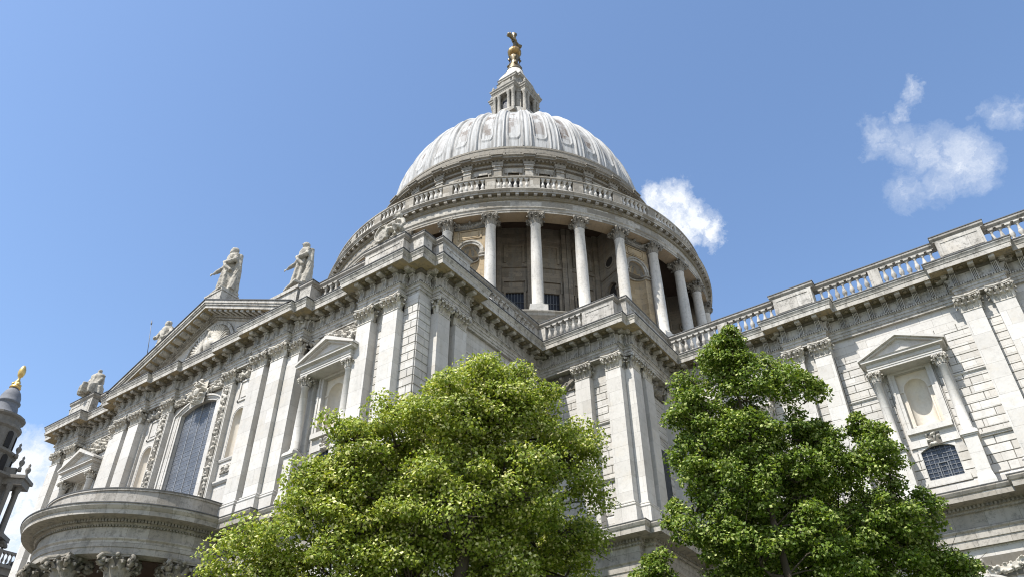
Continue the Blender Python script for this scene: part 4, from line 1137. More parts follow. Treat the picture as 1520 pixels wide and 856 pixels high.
dc = MB(); dc.lathe([(0.66, 40.15), (0.71, 40.25), (0.67, 40.38), (0.58, 40.42), (0.62, 40.52), (0.58, 40.6), (0.53, 40.66), (0.53, 43.5), (0.515, 46), (0.46, 49.5), (0.50, 49.54), (0.50, 49.62)], n=28)
dc.box(-0.78, 0.78, -0.78, 0.78, 39.5, 40.15)
dcm = dc.mesh('column'); dcm.materials.append(M['colstone'])
RC = 21.43
for i in range(NB):
    a = (i+0.5)*ST
    o = link('column', dcm, None, drum, (RC*math.cos(a), RC*math.sin(a), 0), a+PI/2); link('capital', dcap, None, o, (0, 0, 49.60))
    a = i*ST
    if (i % 4) != 2:
        o = link('drum_window', wvm, None, drum, (Ri*math.cos(a), Ri*math.sin(a), 0), a+PI/2); link('glazing_bars', wbm, None, o)
# solid bays with niches
for i in range(2, NB, 4):
    a = i*ST; e = empty('niche_bay', (20.95*math.cos(a), 20.95*math.sin(a), 0), drum); e.rotation_euler = (0, 0, a+PI/2)
    hw = 1.62
    q = MB(); slab(q, -hw, hw, ZF, ZT, 0, 0.6, [(-1.0, 1.0, 42.0, 48.2)]); spandrel(q, 0, 1.0, 47.2, 1.0, 48.2, 0, 0.05)
    niche_shell(q, 0, 1.0, 42.0, 47.2, 0.0)
    q.xf(0)
    for sx in (-1, 1):
        q.box(sx*1.02, sx*hw, -0.10, 0.02, 46.9, 47.2); q.box(sx*1.0, sx*hw, -0.06, 0.02, 46.45, 46.6)
    for xa, xb, za, zb in ((-1.15, 1.15, 48.8, 48.88), (-1.15, 1.15, 49.8, 49.88), (-1.15, -1.03, 48.8, 49.86), (1.03, 1.15, 48.8, 49.86)): q.box(xa, xb, -0.08, 0.02, za, zb)
    q.box(-0.8, 0.8, -0.05, 0.02, 49.0, 49.68)
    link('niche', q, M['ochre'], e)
    q = MB(); niche_shell(q, 0, 0.94, 46.7, 47.2, 0.1, shell=True); link('shell_head', q, M['soot'], e)
    q = MB(); arch_frame(q, 0, 1.0, 46.9, 47.2, 1.0, 0.40, 0.0, 0.2)
    for zz, rr_2 in ((46.85, 0.13), (46.55, 0.09)):
        q.tube([(-1.7, -0.12, zz), (-1.0, -0.12, zz)]+[(-math.cos(PI*k/12), 0.72*math.sin(PI*k/12)-0.04, zz) for k in range(1, 12)]+[(1.0, -0.12, zz), (1.7, -0.12, zz)], [rr_2]*15, 6)
    link('niche_arch', q, M['drum'], e)
    q = MB(); relief(q, -1.5, 1.5, 50.0, 50.88, -0.04, 0.38, 60+i, kind='swag'); link('carved_swag', q, M['soot'], e)
    for sx in (-1, 1):
        q = MB(); slab(q, -0.1, 3.8, ZF, ZT, 0, 0.3, [(1.15, 2.55, 40.3, 46.2)]); spandrel(q, 1.85, 0.7, 45.5, 0.7, 46.2, 0, 0.3)
        arch_frame(q, 1.85, 0.7, 40.3, 45.5, 0.7, 0.2, 0, 0.1)
        q.box(0.3, 1.05, -0.22, 0, 39.9, 45.0); q.box(2.65, 3.4, -0.22, 0, 39.9, 45.0); q.box(0.2, 1.1, -0.3, 0, 44.9, 45.25); q.box(2.6, 3.5, -0.3, 0, 44.9, 45.25)
        q.box(-0.1, 3.8, -0.08, 0, 47.2, 47.4)
        n = 20; pts = [(1.85+0.62*math.cos(2*PI*k/n), -0.03, 48.75+0.62*math.sin(2*PI*k/n)) for k in range(n+1)]
        q.tube(pts, [0.1]*(n+1), 6, False)
        rot = PI/2 if sx > 0 else -PI/2
        if sx < 0:
            for k in range(len(q.v)): X_, Y_, Z_ = q.v[k]; q.v[k] = (-X_, Y_, Z_)
        q.xf(rot, (sx*hw, 0, 0))
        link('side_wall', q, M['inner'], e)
        q = MB(); n = 20
        q.add([(0.02*0, 1.85+0.55*math.cos(2*PI*k/n), 48.75+0.55*math.sin(2*PI*k/n)) for k in range(n)], [tuple(range(n)) if sx > 0 else tuple(range(n))[::-1]]); q.xf(0, (sx*(hw+0.015), 0, 0))
        q.box(sx*(hw-0.32), sx*(hw-0.28), 1.1, 2.6, 40.2, 46.3)
        link('oculus', q, M['dark'], e)  # flat dark disc painted as the unlit opening
    q = MB(); q.box(-1.27, 1.27, 1.05, 3.7, ZF, ZT); link('bay_core', q, M['dark'], e)
# drum entablature
q = MB()
q.lathe([(20.6, 50.9), (21.9, 50.9), (21.9, 51.12), (21.95, 51.13), (21.95, 51.38), (22.05, 51.48), (22.05, 51.56), (21.9, 51.6), (21.9, 52.4), (22.0, 52.46), (22.02, 52.62), (22.1, 52.64), (22.1, 52.78), (22.02, 52.8), (22.02, 53.0), (22.42, 53.02), (22.42, 53.22), (22.47, 53.24), (22.6, 53.36), (22.6, 53.44), (22.1, 53.5), (22.1, 53.95), (22.02, 54.0), (21.4, 54.0), (21.4, 53.6), (17, 53.55)], n=192, smooth=False)
q.lathe([(20.6, 53.1), (20.6, 50.9)], n=96)
nm = 160
for i in range(nm):
    a = 2*PI*(i+0.5)/nm; s0 = len(q.v); q.box(-0.17, 0.17, -0.34, 0.05, 52.78, 53.0); q.xf(a+PI/2, (22.02*math.cos(a), 22.02*math.sin(a), 0), s0)
link('drum_entablature', q, M['drum'], drum)
q = MB(); q.lathe([(21.905, 52.405), (22.025, 52.46), (22.045, 52.63), (22.12, 52.66), (22.12, 52.77), (22.03, 52.79), (22.03, 52.995), (22.41, 53.012)], n=160, smooth=False); link('dark_bed_moulding', q, M['rosette'], drum)  # dark brown strip behind the modillions
q = MB(); q.lathe([(17.12, 62.405), (17.31, 62.43), (17.31, 62.64), (17.74, 62.655)], n=160, smooth=False); link('dark_bed_moulding', q, M['rosette'], drum)  # dark brown strip below the attic corona
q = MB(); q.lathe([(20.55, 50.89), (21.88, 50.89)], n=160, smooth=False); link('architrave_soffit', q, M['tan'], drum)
q = MB(); q.lathe([(21.55, 55.32), (22.0, 55.32), (22.0, 55.38), (22.08, 55.44), (22.08, 55.56), (21.5, 55.62), (21.5, 55.32)], n=160, smooth=False)
gp = link('gallery_parapet', q, M['drum'], drum)
q = MB(); q.box(-0.5, 0.5, -0.22, 0.2, 54.0, 55.36); dm_ = q.mesh('parapet_die'); dm_.materials.append(M['drum'])
for i in range(NB):
    a = (i+0.5)*ST; link('parapet_die', dm_, None, gp, (21.8*math.cos(a), 21.8*math.sin(a), 0), a+PI/2)
q = MB(); bm2 = baluster_mesh(1.32, 1.25).mesh('tmp'); V_ = [tuple(v.co) for v in bm2.vertices]; F_ = [tuple(p_.vertices) for p_ in bm2.polygons]
for i in range(NB):
    for k in range(6):
        a = (i+0.5)*ST+rad(1.35)+(ST-rad(2.7))*(k+0.5)/6; s0 = len(q.v); q.v += V_; q.f += [tuple(s0+j for j in f_) for f_ in F_]; q.sm += [True]*len(F_); q.xf(a, (21.8*math.cos(a), 21.8*math.sin(a), 54.0), s0)
link('balusters', q, M['colstone'], gp, kind='stuff')
# attic
q = MB()
Ra = 16.9; hwa = Ra*math.tan(ST/2)
for i in range(NB):
    a = i*ST; s0 = len(q.v)
    slab(q, -hwa, hwa, 53.5, 62.0, 0, 0.35, [(-0.62, 0.62, 59.0, 61.0)])
    for xa, xb, za, zb in ((-0.95, 0.95, 61.02, 61.75), (-0.72, -0.62, 58.8, 61.0), (0.62, 0.72, 58.8, 61.0), (-1.0, 1.0, 58.4, 58.65)): q.box(xa, xb, -0.12, 0.02, za, zb)
    q.box(-0.55, 0.55, -0.2, 0.0, 61.02, 61.3)
    q.xf(a+PI/2, (Ra*math.cos(a), Ra*math.sin(a), 0), s0)
link('attic_wall', q, M['drum'], drum)
q = MB(); q.box(-0.42, 0.42, -0.34, 0.2, 53.5, 62.0); q.box(-0.5, 0.5, -0.42, 0.2, 61.3, 61.42); q.box(-0.56, 0.56, -0.46, 0.2, 61.8, 61.995)
am_ = q.mesh('attic_pilaster'); am_.materials.append(M['drum'])
for i in range(NB):
    a = (i+0.5)*ST; link('attic_pilaster', am_, None, drum, (16.95*math.cos(a), 16.95*math.sin(a), 0), a+PI/2)
q = MB(); q.lathe([(16.6, 53.5), (16.6, 62.3)], n=64); link('attic_core', q, M['dark'], drum)
q = MB()
q.lathe([(16.7, 61.98), (17.2, 62.0), (17.2, 62.2), (17.12, 62.22), (17.12, 62.4), (17.3, 62.44), (17.3, 62.62), (17.75, 62.66), (17.75, 62.86), (17.9, 62.98), (17.9, 63.06), (17.2, 63.15), (17.2, 63.9), (17.3, 63.95), (17.3, 64.15), (16.9, 64.25), (16.9, 65.0), (16.95, 65.05), (16.95, 65.3), (16.5, 65.4), (16.3, 65.9), (16.1, 66.12), (15.6, 66.2)], n=192, smooth=False)
for i in range(256):
    a = 2*PI*(i+0.5)/256; s0 = len(q.v); q.box(-0.11, 0.11, -0.2, 0.05, 62.45, 62.62); q.xf(a+PI/2, (17.3*math.cos(a), 17.3*math.sin(a), 0), s0)
for i in range(NB):   # ressauts over the attic pilasters
    a = (i+0.5)*ST; s0 = len(q.v)
    q.box(-0.62, 0.62, -0.25, 0.1, 62.02, 62.44); q.xf(a+PI/2, (17.2*math.cos(a), 17.2*math.sin(a), 0), s0)
    s0 = len(q.v); q.box(-0.62, 0.62, -0.18, 0.3, 62.68, 62.92); q.box(-0.66, 0.66, -0.3, 0.3, 62.92, 63.08); q.xf(a+PI/2, (17.8*math.cos(a), 17.8*math.sin(a), 0), s0)
    for da, wd in ((0, 0.8), (0.5, 0.8)):
        a2 = (i+0.5+da)*ST; s0 = len(q.v); q.box(-wd, wd, -0.14, 0.1, 63.3, 63.85); q.xf(a2+PI/2, (17.2*math.cos(a2), 17.2*math.sin(a2), 0), s0)
link('attic_cornice', q, M['soot'], drum)

# ------------------------------------------------------------------ dome
dome = None
q = MB(); NA, NT_ = 32*40, 130
tt = np.linspace(0, 1.32, NT_)
th = np.arange(NA)*2*PI/NA
Rb = 16.0*np.cos(tt)**1.05; Zb = 66.12+16.5*np.sin(tt)
TH, RB = np.meshgrid(th, Rb, indexing='ij'); _, ZB = np.meshgrid(th, Zb, indexing='ij'); _, TT = np.meshgrid(th, tt, indexing='ij')
fr = np.mod(TH/ST+0.0, 1.0)                   # 0 = bay centre, 0.5 = rib
dr = np.abs(fr-0.5)                            # distance from rib centre (in bays)
disp = 0.16*np.clip((0.19-dr)/0.03, 0, 1)+0.15*np.exp(-((dr-0.145)/0.024)**2)+0.09*np.exp(-(dr/0.05)**2)
# panel rim: rounded rectangle u in [-.5,.5] around the bay centre
u_ = np.minimum(fr, 1-fr); hwp = 0.235
zb0, zt0, rr_ = 0.10, 1.16, 0.055
dv = np.where(TT < zb0+rr_, np.sqrt(np.maximum(u_-(hwp-0.12), 0)**2/0.12**2+((zb0+rr_-TT)/rr_)**2), np.where(TT > zt0-rr_, np.sqrt(np.maximum(u_-(hwp-0.12), 0)**2/0.12**2+((TT-zt0+rr_)/rr_)**2), (u_-(hwp-0.12))/0.12))
disp += np.where(np.abs(dv-1) < 0.22, 0.16*(1-np.abs(dv-1)/0.22), 0)+np.where(dv < 0.9, -0.10, 0)
sn = 0.95*np.sin(TT); cs = np.cos(TT)
Rr = RB+disp*cs; Zz = ZB+disp*sn
Xs = Rr*np.cos(TH); Ys = Rr*np.sin(TH)
vs = np.stack([Xs, Ys, Zz], -1).reshape(-1, 3)
fs = [(i*NT_+j, ((i+1) % NA)*NT_+j, ((i+1) % NA)*NT_+j+1, i*NT_+j+1) for i in range(NA) for j in range(NT_-1)]
q.v = [tuple(a) for a in vs]; q.f = fs; q.sm = [True]*len(fs)
dome = link('dome', q, M['lead'], cath)
# golden gallery + lantern
lan = empty('lantern', (0, 0, 0), cath)
q = MB(); q.lathe([(4.4, 81.5), (4.4, 83.0), (4.9, 83.3), (4.9, 84.4), (4.6, 84.4), (4.6, 83.6), (3.4, 83.6), (3.4, 88.2)], n=16, smooth=False)
link('golden_gallery', q, M['colstone'], lan)
q = MB()


def lplan(a, b, o=0.0):
    a += o*0.41; b += o
    return [(-a, -b), (a, -b), (b-(b-a)*0.55*0, -a)] if False else [(-a, -b), (a, -b), (a, -a-0.25), (a+0.25, -a), (b, -a), (b, a), (a+0.25, a), (a, a+0.25), (a, b), (-a, b), (-a, a+0.25), (-a-0.25, a), (-b, a), (-b, -a), (-a-0.25, -a), (-a, -a-0.25)]


q.sweep(lplan(1.85, 2.3), [(0, 83.5), (0, 92.2)], closed=True)
q.sweep(lplan(1.9, 3.1), [(-1.0, 87.2), (0.2, 87.2), (0.2, 87.9), (-0.2, 87.95)], closed=True)
q.sweep(lplan(1.9, 3.1), [(-1.2, 92.1), (0.0, 92.1), (0.0, 92.6), (0.05, 92.62), (0.05, 92.8), (0.2, 92.95), (0.2, 93.15), (0.32, 93.35), (0.32, 93.5), (-0.6, 93.7)], closed=True)
for r_ in (0, PI/2, PI, 3*PI/2):
    s0 = len(q.v); q.prism([(-1.6, 93.55), (1.6, 93.55), (0, 94.6)], -3.2, -1.6); q.box(-0.9, 0.9, -2.5, -1, 93.6, 95.5); q.xf(r_, (0, 0, 0), s0)
q.sweep(lplan(1.35, 1.85), [(0, 93.5), (0, 96.2), (0.1, 96.3), (0.3, 96.45), (0.3, 96.7), (0.4, 96.85), (-0.5, 97.0)], closed=True)
link('lantern_body', q, M['lantern'], lan)
lc_ = MB(); lc_.lathe([(0.34, 87.9), (0.34, 88.05), (0.28, 88.15), (0.26, 91.6), (0.36, 91.8), (0.36, 92.1)], n=14); lcm = lc_.mesh('lantern_column'); lcm.materials.append(M['lantern'])
dk = MB(); dk.box(-0.55, 0.55, -2.34, -2.2, 88.2, 91.3); dkm = dk.mesh('lantern_window'); dkm.materials.append(M['glass'])
for r_ in range(4):
    a = r_*PI/2; c_, s_ = math.cos(a), math.sin(a)
    for px in (-1.62, -0.85, 0.85, 1.62):
        link('lantern_column', lcm, None, lan, (px*c_+2.8*s_, px*s_-2.8*c_, 0))
    link('lantern_window', dkm, None, lan, (0, 0, 0), a)
uv_ = MB(); uv_.lathe([(0.0, 93.6), (0.18, 93.6), (0.12, 93.8), (0.22, 94.1), (0.2, 94.35), (0.06, 94.5), (0.1, 94.65), (0, 94.8)], n=10); um = uv_.mesh('urn'); um.materials.append(M['lantern'])
for sx in (-1, 1):
    for sy in (-1, 1):
        link('urn', um, None, lan, (sx*1.8, sy*3.0, 0)); link('urn', um, None, lan, (sx*3.0, sy*1.8, 0))
q = MB(); q.sweep(lplan(1.3, 1.75), [(0.25, 96.95), (0.28, 97.35), (0.1, 97.9), (-0.2, 98.6), (-0.55, 99.3)], closed=True, smooth=False)
q.lathe([(1.7, 98.3), (1.45, 99.2), (1.3, 99.9), (0.0, 100.0)], n=16)
link('lantern_cap', q, M['colstone'], lan)
q = MB(); q.lathe([(0, 99.8), (1.35, 99.85), (1.25, 100.3), (0.95, 100.9), (0.9, 101.5), (0.6, 102.0), (0.5, 103.0), (0.85, 103.6), (0.7, 104.0), (0, 104.1)], n=16)
for k in range(4):
    a = PI/4+k*PI/2; q.tube([(0.95*math.cos(a), 0.95*math.sin(a), 101.3), (0.65*math.cos(a), 0.65*math.sin(a), 102.2), (0.9*math.cos(a), 0.9*math.sin(a), 103.2), (0.8*math.cos(a), 0.8*math.sin(a), 103.8)], [0.28, 0.16, 0.22, 0.15], 8)
link('orb_stand', q, M['bronze'], lan)
q = MB(); nL = 48; 
vs = []; fs = []
for i in range(nL):
    for j in range(13):
        ph = PI*j/12; r = 1.06*(1+0.05*abs(math.sin(i*PI*12/nL))); vs.append((r*math.sin(ph)*math.cos(2*PI*i/nL), r*math.sin(ph)*math.sin(2*PI*i/nL), 105.05-1.0*math.cos(ph)))
for i in range(nL):
    for j in range(12): fs.append((i*13+j, ((i+1) % nL)*13+j, ((i+1) % nL)*13+j+1, i*13+j+1))
q.add(vs, fs, True)
link('gilded_orb', q, M['gold'], lan)
q = MB()
q.tube([(0, 0, 105.9), (0, 0, 106.4), (0, 0, 106.9), (0, 0, 109.3), (0, 0, 109.8)], [0.35, 0.42, 0.24, 0.26, 0.5], 8)
q.tube([(0, -1.5, 108.25), (0, -1.1, 108.2), (0, 0, 108.2), (0, 1.1, 108.2), (0, 1.5, 108.25)], [0.5, 0.3, 0.26, 0.3, 0.5], 8)
for sy in (-1, 1):
    for sz in (-1, 1): q.tube([(0, sy*0.2, 108.2+sz*0.2), (0, sy*0.75, 108.2+sz*0.75)], [0.22, 0.06], 6)
q.ball((0, 0, 108.2), 0.45, 10, 8)
for sy in (-1, 1): q.ball((0, sy*1.5, 108.25), 0.3, 8, 6); 
q.ball((0, 0, 109.75), 0.3, 8, 6)
link('cross', q, M['bronze'], lan)

# ------------------------------------------------------------------ south-west bell tower (far left)
tw = empty('bell_tower', (-80.9, -20.8, 0), cath)
TWS = 0.87


def octo(mb, prof, n=8, rot=PI/8, smooth=False): mb.lathe(prof, n=n, rot=rot, smooth=smooth)


q = MB(); q.box(-8, 8, -8, 8, 0, 34.5); q.box(-8.6, 8.6, -8.6, 8.6, 33.5, 34.3); q.box(-9.1, 9.1, -9.1, 9.1, 34.3, 34.7)
for a in (-8.7, 8.7): q.box(a-0.2, a+0.2, -8.9, 8.9, 36.2, 36.5); q.box(-8.9, 8.9, a-0.2, a+0.2, 36.2, 36.5)
for a in (-8.7, -4.2, 4.2, 8.7):
    for b in (-8.7, 8.7): q.box(a-0.5, a+0.5, b-0.25, b+0.25, 34.7, 36.3); q.box(b-0.25, b+0.25, a-0.5, a+0.5, 34.7, 36.3)
octo(q, [(6.4, 34.6), (6.4, 38.6), (6.9, 38.8), (6.9, 39.2), (5.0, 39.3), (4.9, 45.6), (5.2, 46), (5.2, 46.8), (6.2, 47.1), (6.2, 47.4), (4.2, 47.6), (4.0, 47.7), (4.0, 50.6), (4.5, 50.9), (4.5, 51.2), (3.3, 51.4), (3.25, 54.6), (3.7, 54.9), (3.7, 55.3), (3.2, 55.4), (3.2, 56.3), (3.7, 56.6), (3.7, 56.9)], n=16)
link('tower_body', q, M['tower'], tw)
q = MB()
bm3 = baluster_mesh(1.5, 1.3).mesh('tmp2'); V3 = [tuple(v.co) for v in bm3.vertices]; F3 = [tuple(p_.vertices) for p_ in bm3.polygons]
for i in range(28):
    u = -8.2+i*0.607
    for (xx, yy) in ((u, -8.7), (8.7, u), (u, 8.7), (-8.7, u)):
        s0 = len(q.v); q.v += V3; q.f += [tuple(s0+j for j in f_) for f_ in F3]; q.sm += [True]*len(F3); q.xf(0, (xx, yy, 34.7), s0)
link('balusters', q, M['tower'], tw, kind='stuff')
tcm_ = MB(); tcm_.lathe([(0.5, 39.2), (0.5, 39.5), (0.38, 39.7), (0.34, 45.2), (0.5, 45.6), (0.52, 46.1)], n=12); tcm = tcm_.mesh('tower_column'); tcm.materials.append(M['tower'])
ur = MB(); ur.lathe([(0.0, 0), (0.35, 0), (0.3, 0.5), (0.16, 0.7), (0.42, 1.2), (0.42, 1.5), (0.16, 1.8), (0.22, 2.1), (0, 2.4)], n=10); urm = ur.mesh('urn'); urm.materials.append(M['tower'])
scm = MB()
pts = [(0.9*math.cos(a_)*(1-a_/14), 0, 0.9+0.9*math.sin(a_)*(1-a_/14)) for a_ in np.linspace(0, 9, 22)]
scm.tube(pts, [0.28]*22, 6); scm_ = scm.mesh('scroll'); scm_.materials.append(M['tower'])
for k in range(4):
    for j, da in enumerate((-0.22, 0.0, 0.22)):
        a = PI/4+k*PI/2+da; r = 7.0 if j == 1 else 6.3
        link('tower_column', tcm, None, tw, (r*math.cos(a), r*math.sin(a), 0))
    a = PI/4+k*PI/2
    q = MB(); q.box(-1.6, 1.6, -1.9, 3.0, 46.1, 47.0); q.box(-1.9, 1.9, -2.2, 3.0, 47.0, 47.5); q.box(-0.4, 0.4, 0.4, 3.0, 47.5, 49.0)
    link('tower_buttress', q, M['tower'], tw, (6.0*math.cos(a), 6.0*math.sin(a), 0), a+PI/2)
    q = MB(); q.box(-1.7, 1.7, -2.0, 3.0, 38.6, 39.2); link('tower_plinth', q, M['tower'], tw, (6.0*math.cos(a), 6.0*math.sin(a), 0), a+PI/2)
    for r, z_, da in ((7.4, 47.5, 0), (6.0, 48.6, 0.0), (4.7, 50.6, 0.0)): link('urn', urm, None, tw, (r*math.cos(a+da), r*math.sin(a+da), z_))
    for r, z_ in ((7.6, 36.8),): link('scroll', scm_, None, tw, (r*math.cos(a), r*math.sin(a), z_-0.2), a)
wn = MB(); wn.prism([(-0.55, 0)]+arch_pts(0.55, 2.0, 0.55, 10)+[(0.55, 0)], -0.12, 0.0); wnm = wn.mesh('belfry_opening'); wnm.materials.append(M['dark'])
for k in range(8):
    a = k*PI/4+PI/8
    link('belfry_opening', wnm, None, tw, (3.26*math.cos(a), 3.26*math.sin(a), 51.8), a+PI/2); link('belfry_opening', wnm, None, tw, (4.0*math.cos(a), 4.0*math.sin(a), 48.0), a+PI/2)
q = MB(); q.lathe([(3.6, 56.9), (2.75, 57.0), (2.3, 58.0), (2.0, 59.0), (2.0, 59.2), (2.25, 59.3), (2.25, 59.5), (2.0, 59.7), (1.9, 60.4), (1.5, 61.2), (0.9, 61.8), (0.6, 62.0)], n=24)
tc_ = link('tower_cap', q, flat('cap_lead', (0.17, 0.175, 0.19), 0.8), tw); tc_.scale = (0.84, 0.84, 1)
q = MB(); q.lathe([(0, 61.9), (0.95, 61.95), (0.9, 62.2), (0.5, 62.5), (0.55, 63.0), (0.25, 63.5), (0.22, 63.9), (0.45, 64.1), (0.62, 64.7), (0.56, 65.3), (0.3, 65.9), (0, 66.1)], n=14)
for k in range(4):
    a = k*PI/2; q.ball((0.6*math.cos(a), 0.6*math.sin(a), 62.6), 0.28, 8, 6)
gm = flat('pinecone_gilding', (0.66, 0.45, 0.16), 0.35, Metallic=0.55); link('gilded_pinecone', q, gm, tw)

tw.scale = (TWS, TWS, 1.0)
# ------------------------------------------------------------------ statues


def statue(loc, rot, label, H=3.6, seed=0, lean=0.0, arm='out', seated=False, beard=True, spear=False):
    rg = random.Random(seed); n = 40; mb = MB()
    # robe: loft of folded ellipses
    if not seated:
        secs = [(0.0, 0.56, 0.50), (0.10, 0.60, 0.52), (0.28, 0.54, 0.48), (0.42, 0.50, 0.44), (0.52, 0.47, 0.40), (0.60, 0.44, 0.36), (0.68, 0.50, 0.36), (0.77, 0.58, 0.36), (0.815, 0.48, 0.32), (0.835, 0.22, 0.22), (0.855, 0.16, 0.16)]
        secs = [(z_, a*0.84*H/3.6, b*0.9*H/3.6) for z_, a, b in secs]
    else:
        secs = [(0.0, 0.75, 0.75), (0.15, 0.72, 0.85), (0.32, 0.66, 0.85), (0.40, 0.62, 0.62), (0.50, 0.50, 0.42), (0.62, 0.50, 0.38), (0.74, 0.60, 0.38), (0.80, 0.5, 0.32), (0.825, 0.24, 0.22), (0.85, 0.17, 0.17)]
    vs = []; ph = rg.uniform(0, 6); nz_ = len(secs)
    for i, (z_, a, b) in enumerate(secs):
        fold = 0.13*max(0, 1-z_/0.75)+0.03; cx = lean*math.sin(z_*2.4); cy = (-0.25 if seated and z_ < 0.35 else 0)
        for j in range(n):
            t_ = 2*PI*j/n; f = 1+1.5*fold*math.sin(7*t_+ph+2.5*z_*(1 if seed % 2 else -1))+0.5*fold*math.sin(13*t_+ph*2-1.5*z_)
            vs.append((cx+a*f*math.cos(t_), cy+b*f*math.sin(t_), z_*H))
    fs = [(i*n+j, i*n+(j+1) % n, (i+1)*n+(j+1) % n, (i+1)*n+j) for i in range(nz_-1) for j in range(n)]
    fs += [tuple(range(n))[::-1], tuple((nz_-1)*n+j for j in range(n))]
    mb.add(vs, fs, True)
    k = H/3.6; hx = lean*math.sin(2.2)
    mb.tube([(hx, 0, 0.80*H), (hx, -0.02, 0.90*H)], [0.15*k, 0.15*k], 10)
    mb.ball((hx, -0.05*k, 0.925*H), 0.205*k, 14, 10, (0.80, 0.95, 1.2))
    mb.ball((hx, 0.06*k, 0.94*H), 0.215*k, 12, 8, (0.95, 0.95, 1.0)); mb.ball((hx, 0.12*k, 0.875*H), 0.17*k, 8, 6)          # hair
    mb.ball((hx, -0.26*k, 0.92*H), 0.045*k, 6, 5)                             # nose
    if beard: mb.ball((hx, -0.18*k, 0.875*H), 0.15*k, 8, 6, (0.9, 0.8, 1.3))
    # shoulder cloak and diagonal drapery
    mb.tube([(-0.52*k+hx, 0, 0.78*H), (-0.2*k, -0.36*k, 0.66*H), (0.25*k, -0.40*k, 0.50*H), (0.52*k, -0.18*k, 0.40*H)], [0.13*k, 0.12*k, 0.14*k, 0.12*k], 8)
    mb.tube([(0.45*k+hx, 0.25*k, 0.80*H), (0.62*k, 0.22*k, 0.5*H), (0.62*k, 0.15*k, 0.2*H), (0.6*k, 0.1*k, 0.02*H)], [0.16*k, 0.22*k, 0.24*k, 0.26*k], 8)
    mb.tube([(0.1*k+hx, 0.35*k, 0.80*H), (0.2*k, 0.42*k, 0.5*H), (0.25*k, 0.45*k, 0.02*H)], [0.2*k, 0.25*k, 0.3*k], 8)
    sh = 0.775*H
    if arm == 'out':
        mb.tube([(-0.45*k+hx, 0, sh), (-0.72*k, -0.12*k, 0.62*H), (-0.98*k, -0.35*k, 0.56*H), (-1.3*k, -0.42*k, 0.55*H)], [0.19*k, 0.17*k, 0.13*k, 0.07*k], 8)
        hc = (-1.38*k, -0.44*k, 0.555*H)
        mb.tube([(0.45*k+hx, 0, sh), (0.66*k, -0.1*k, 0.62*H), (0.35*k, -0.42*k, 0.56*H), (0.12*k, -0.46*k, 0.6*H)], [0.2*k, 0.18*k, 0.14*k, 0.08*k], 8)
    else:
        mb.tube([(-0.45*k+hx, 0, sh), (-0.7*k, -0.2*k, 0.6*H), (-0.5*k, -0.5*k, 0.5*H), (-0.3*k, -0.6*k, 0.5*H)], [0.2*k, 0.18*k, 0.14*k, 0.08*k], 8)
        hc = (-0.25*k, -0.62*k, 0.5*H)
        mb.tube([(0.45*k+hx, 0, sh), (0.72*k, -0.1*k, 0.62*H), (0.62*k, -0.4*k, 0.47*H), (0.45*k, -0.55*k, 0.44*H)], [0.2*k, 0.18*k, 0.14*k, 0.08*k], 8)
    for j in range(5):
        a = -0.7+j*0.35; mb.tube([hc, (hc[0]-0.17*k*math.cos(a), hc[1]-0.05*k, hc[2]+0.17*k*math.sin(a))], [0.045*k, 0.03*k], 6)
    mb.box(-0.72*k, 0.72*k, -0.62*k, 0.62*k, -0.18, 0.04)
    root = empty('stone_statue', loc, label=label, category='statue', group='statues on the transept roofline'); root.rotation_euler = (0, 0, rot)
    o = link('figure', mb, M['statue'], root)
    r = o.modifiers.new('fuse', 'REMESH'); r.mode = 'VOXEL'; r.voxel_size = 0.045; r.use_smooth_shade = True
    d = o.modifiers.new('chisel', 'DISPLACE'); tx = bpy.data.textures.new('chisel', 'CLOUDS'); tx.noise_scale = 0.22; d.texture = tx; d.strength = 0.05; d.mid_level = 0.5
    if spear:
        s_ = MB(); s_.tube([(-0.5, -0.62, 0.0), (-1.35, -0.62, 3.4)], [0.03, 0.025], 6); s_.tube([(-1.33, -0.62, 3.3), (-1.37, -0.62, 3.45), (-1.47, -0.62, 3.85)], [0.03, 0.07, 0.01], 6)
        link('spear', s_, M['iron'], root)
    return root


fc = rad(0)
q = MB(); q.box(-0.95, 0.95, -38.3, -36.9, 33.2, 34.75); q.box(-1.0, 1.0, -38.35, -36.85, 34.6, 34.75); link('statue_pedestal', q, M['trim'], cath)
statue((0.1, -37.6, 34.93), rad(-8), 'robed bearded statue on the pediment peak reaching one arm out', 4.35, 1, 0.05)
for sx in (-1, 1):
    q = MB(); q.box(sx*7.2-1.35, sx*7.2+1.35, -37.5, -36.2, 29.6, 32.0); q.box(sx*7.2-1.45, sx*7.2+1.45, -37.6, -36.1, 31.85, 32.1); q.box(sx*7.2-0.9, sx*7.2+0.9, -37.3, -36.3, 32.1, 32.45); link('statue_pedestal', q, M['trim'], cath)
statue((7.7, -36.9, 32.6), rad(-14), 'hooded statue with outstretched hand on pedestal right of the pediment', 3.9, 2, 0.08, beard=False)
statue((-7.7, -36.9, 32.6), rad(5), 'statue holding a thin upright spear behind the left pediment slope', 3.6, 3, -0.05, arm='in', spear=True)
statue((-16.0, -37.1, 31.98), rad(20), 'cloaked seated statue on the far left corner block of roof', 2.6, 4, 0.0, arm='in', seated=True)
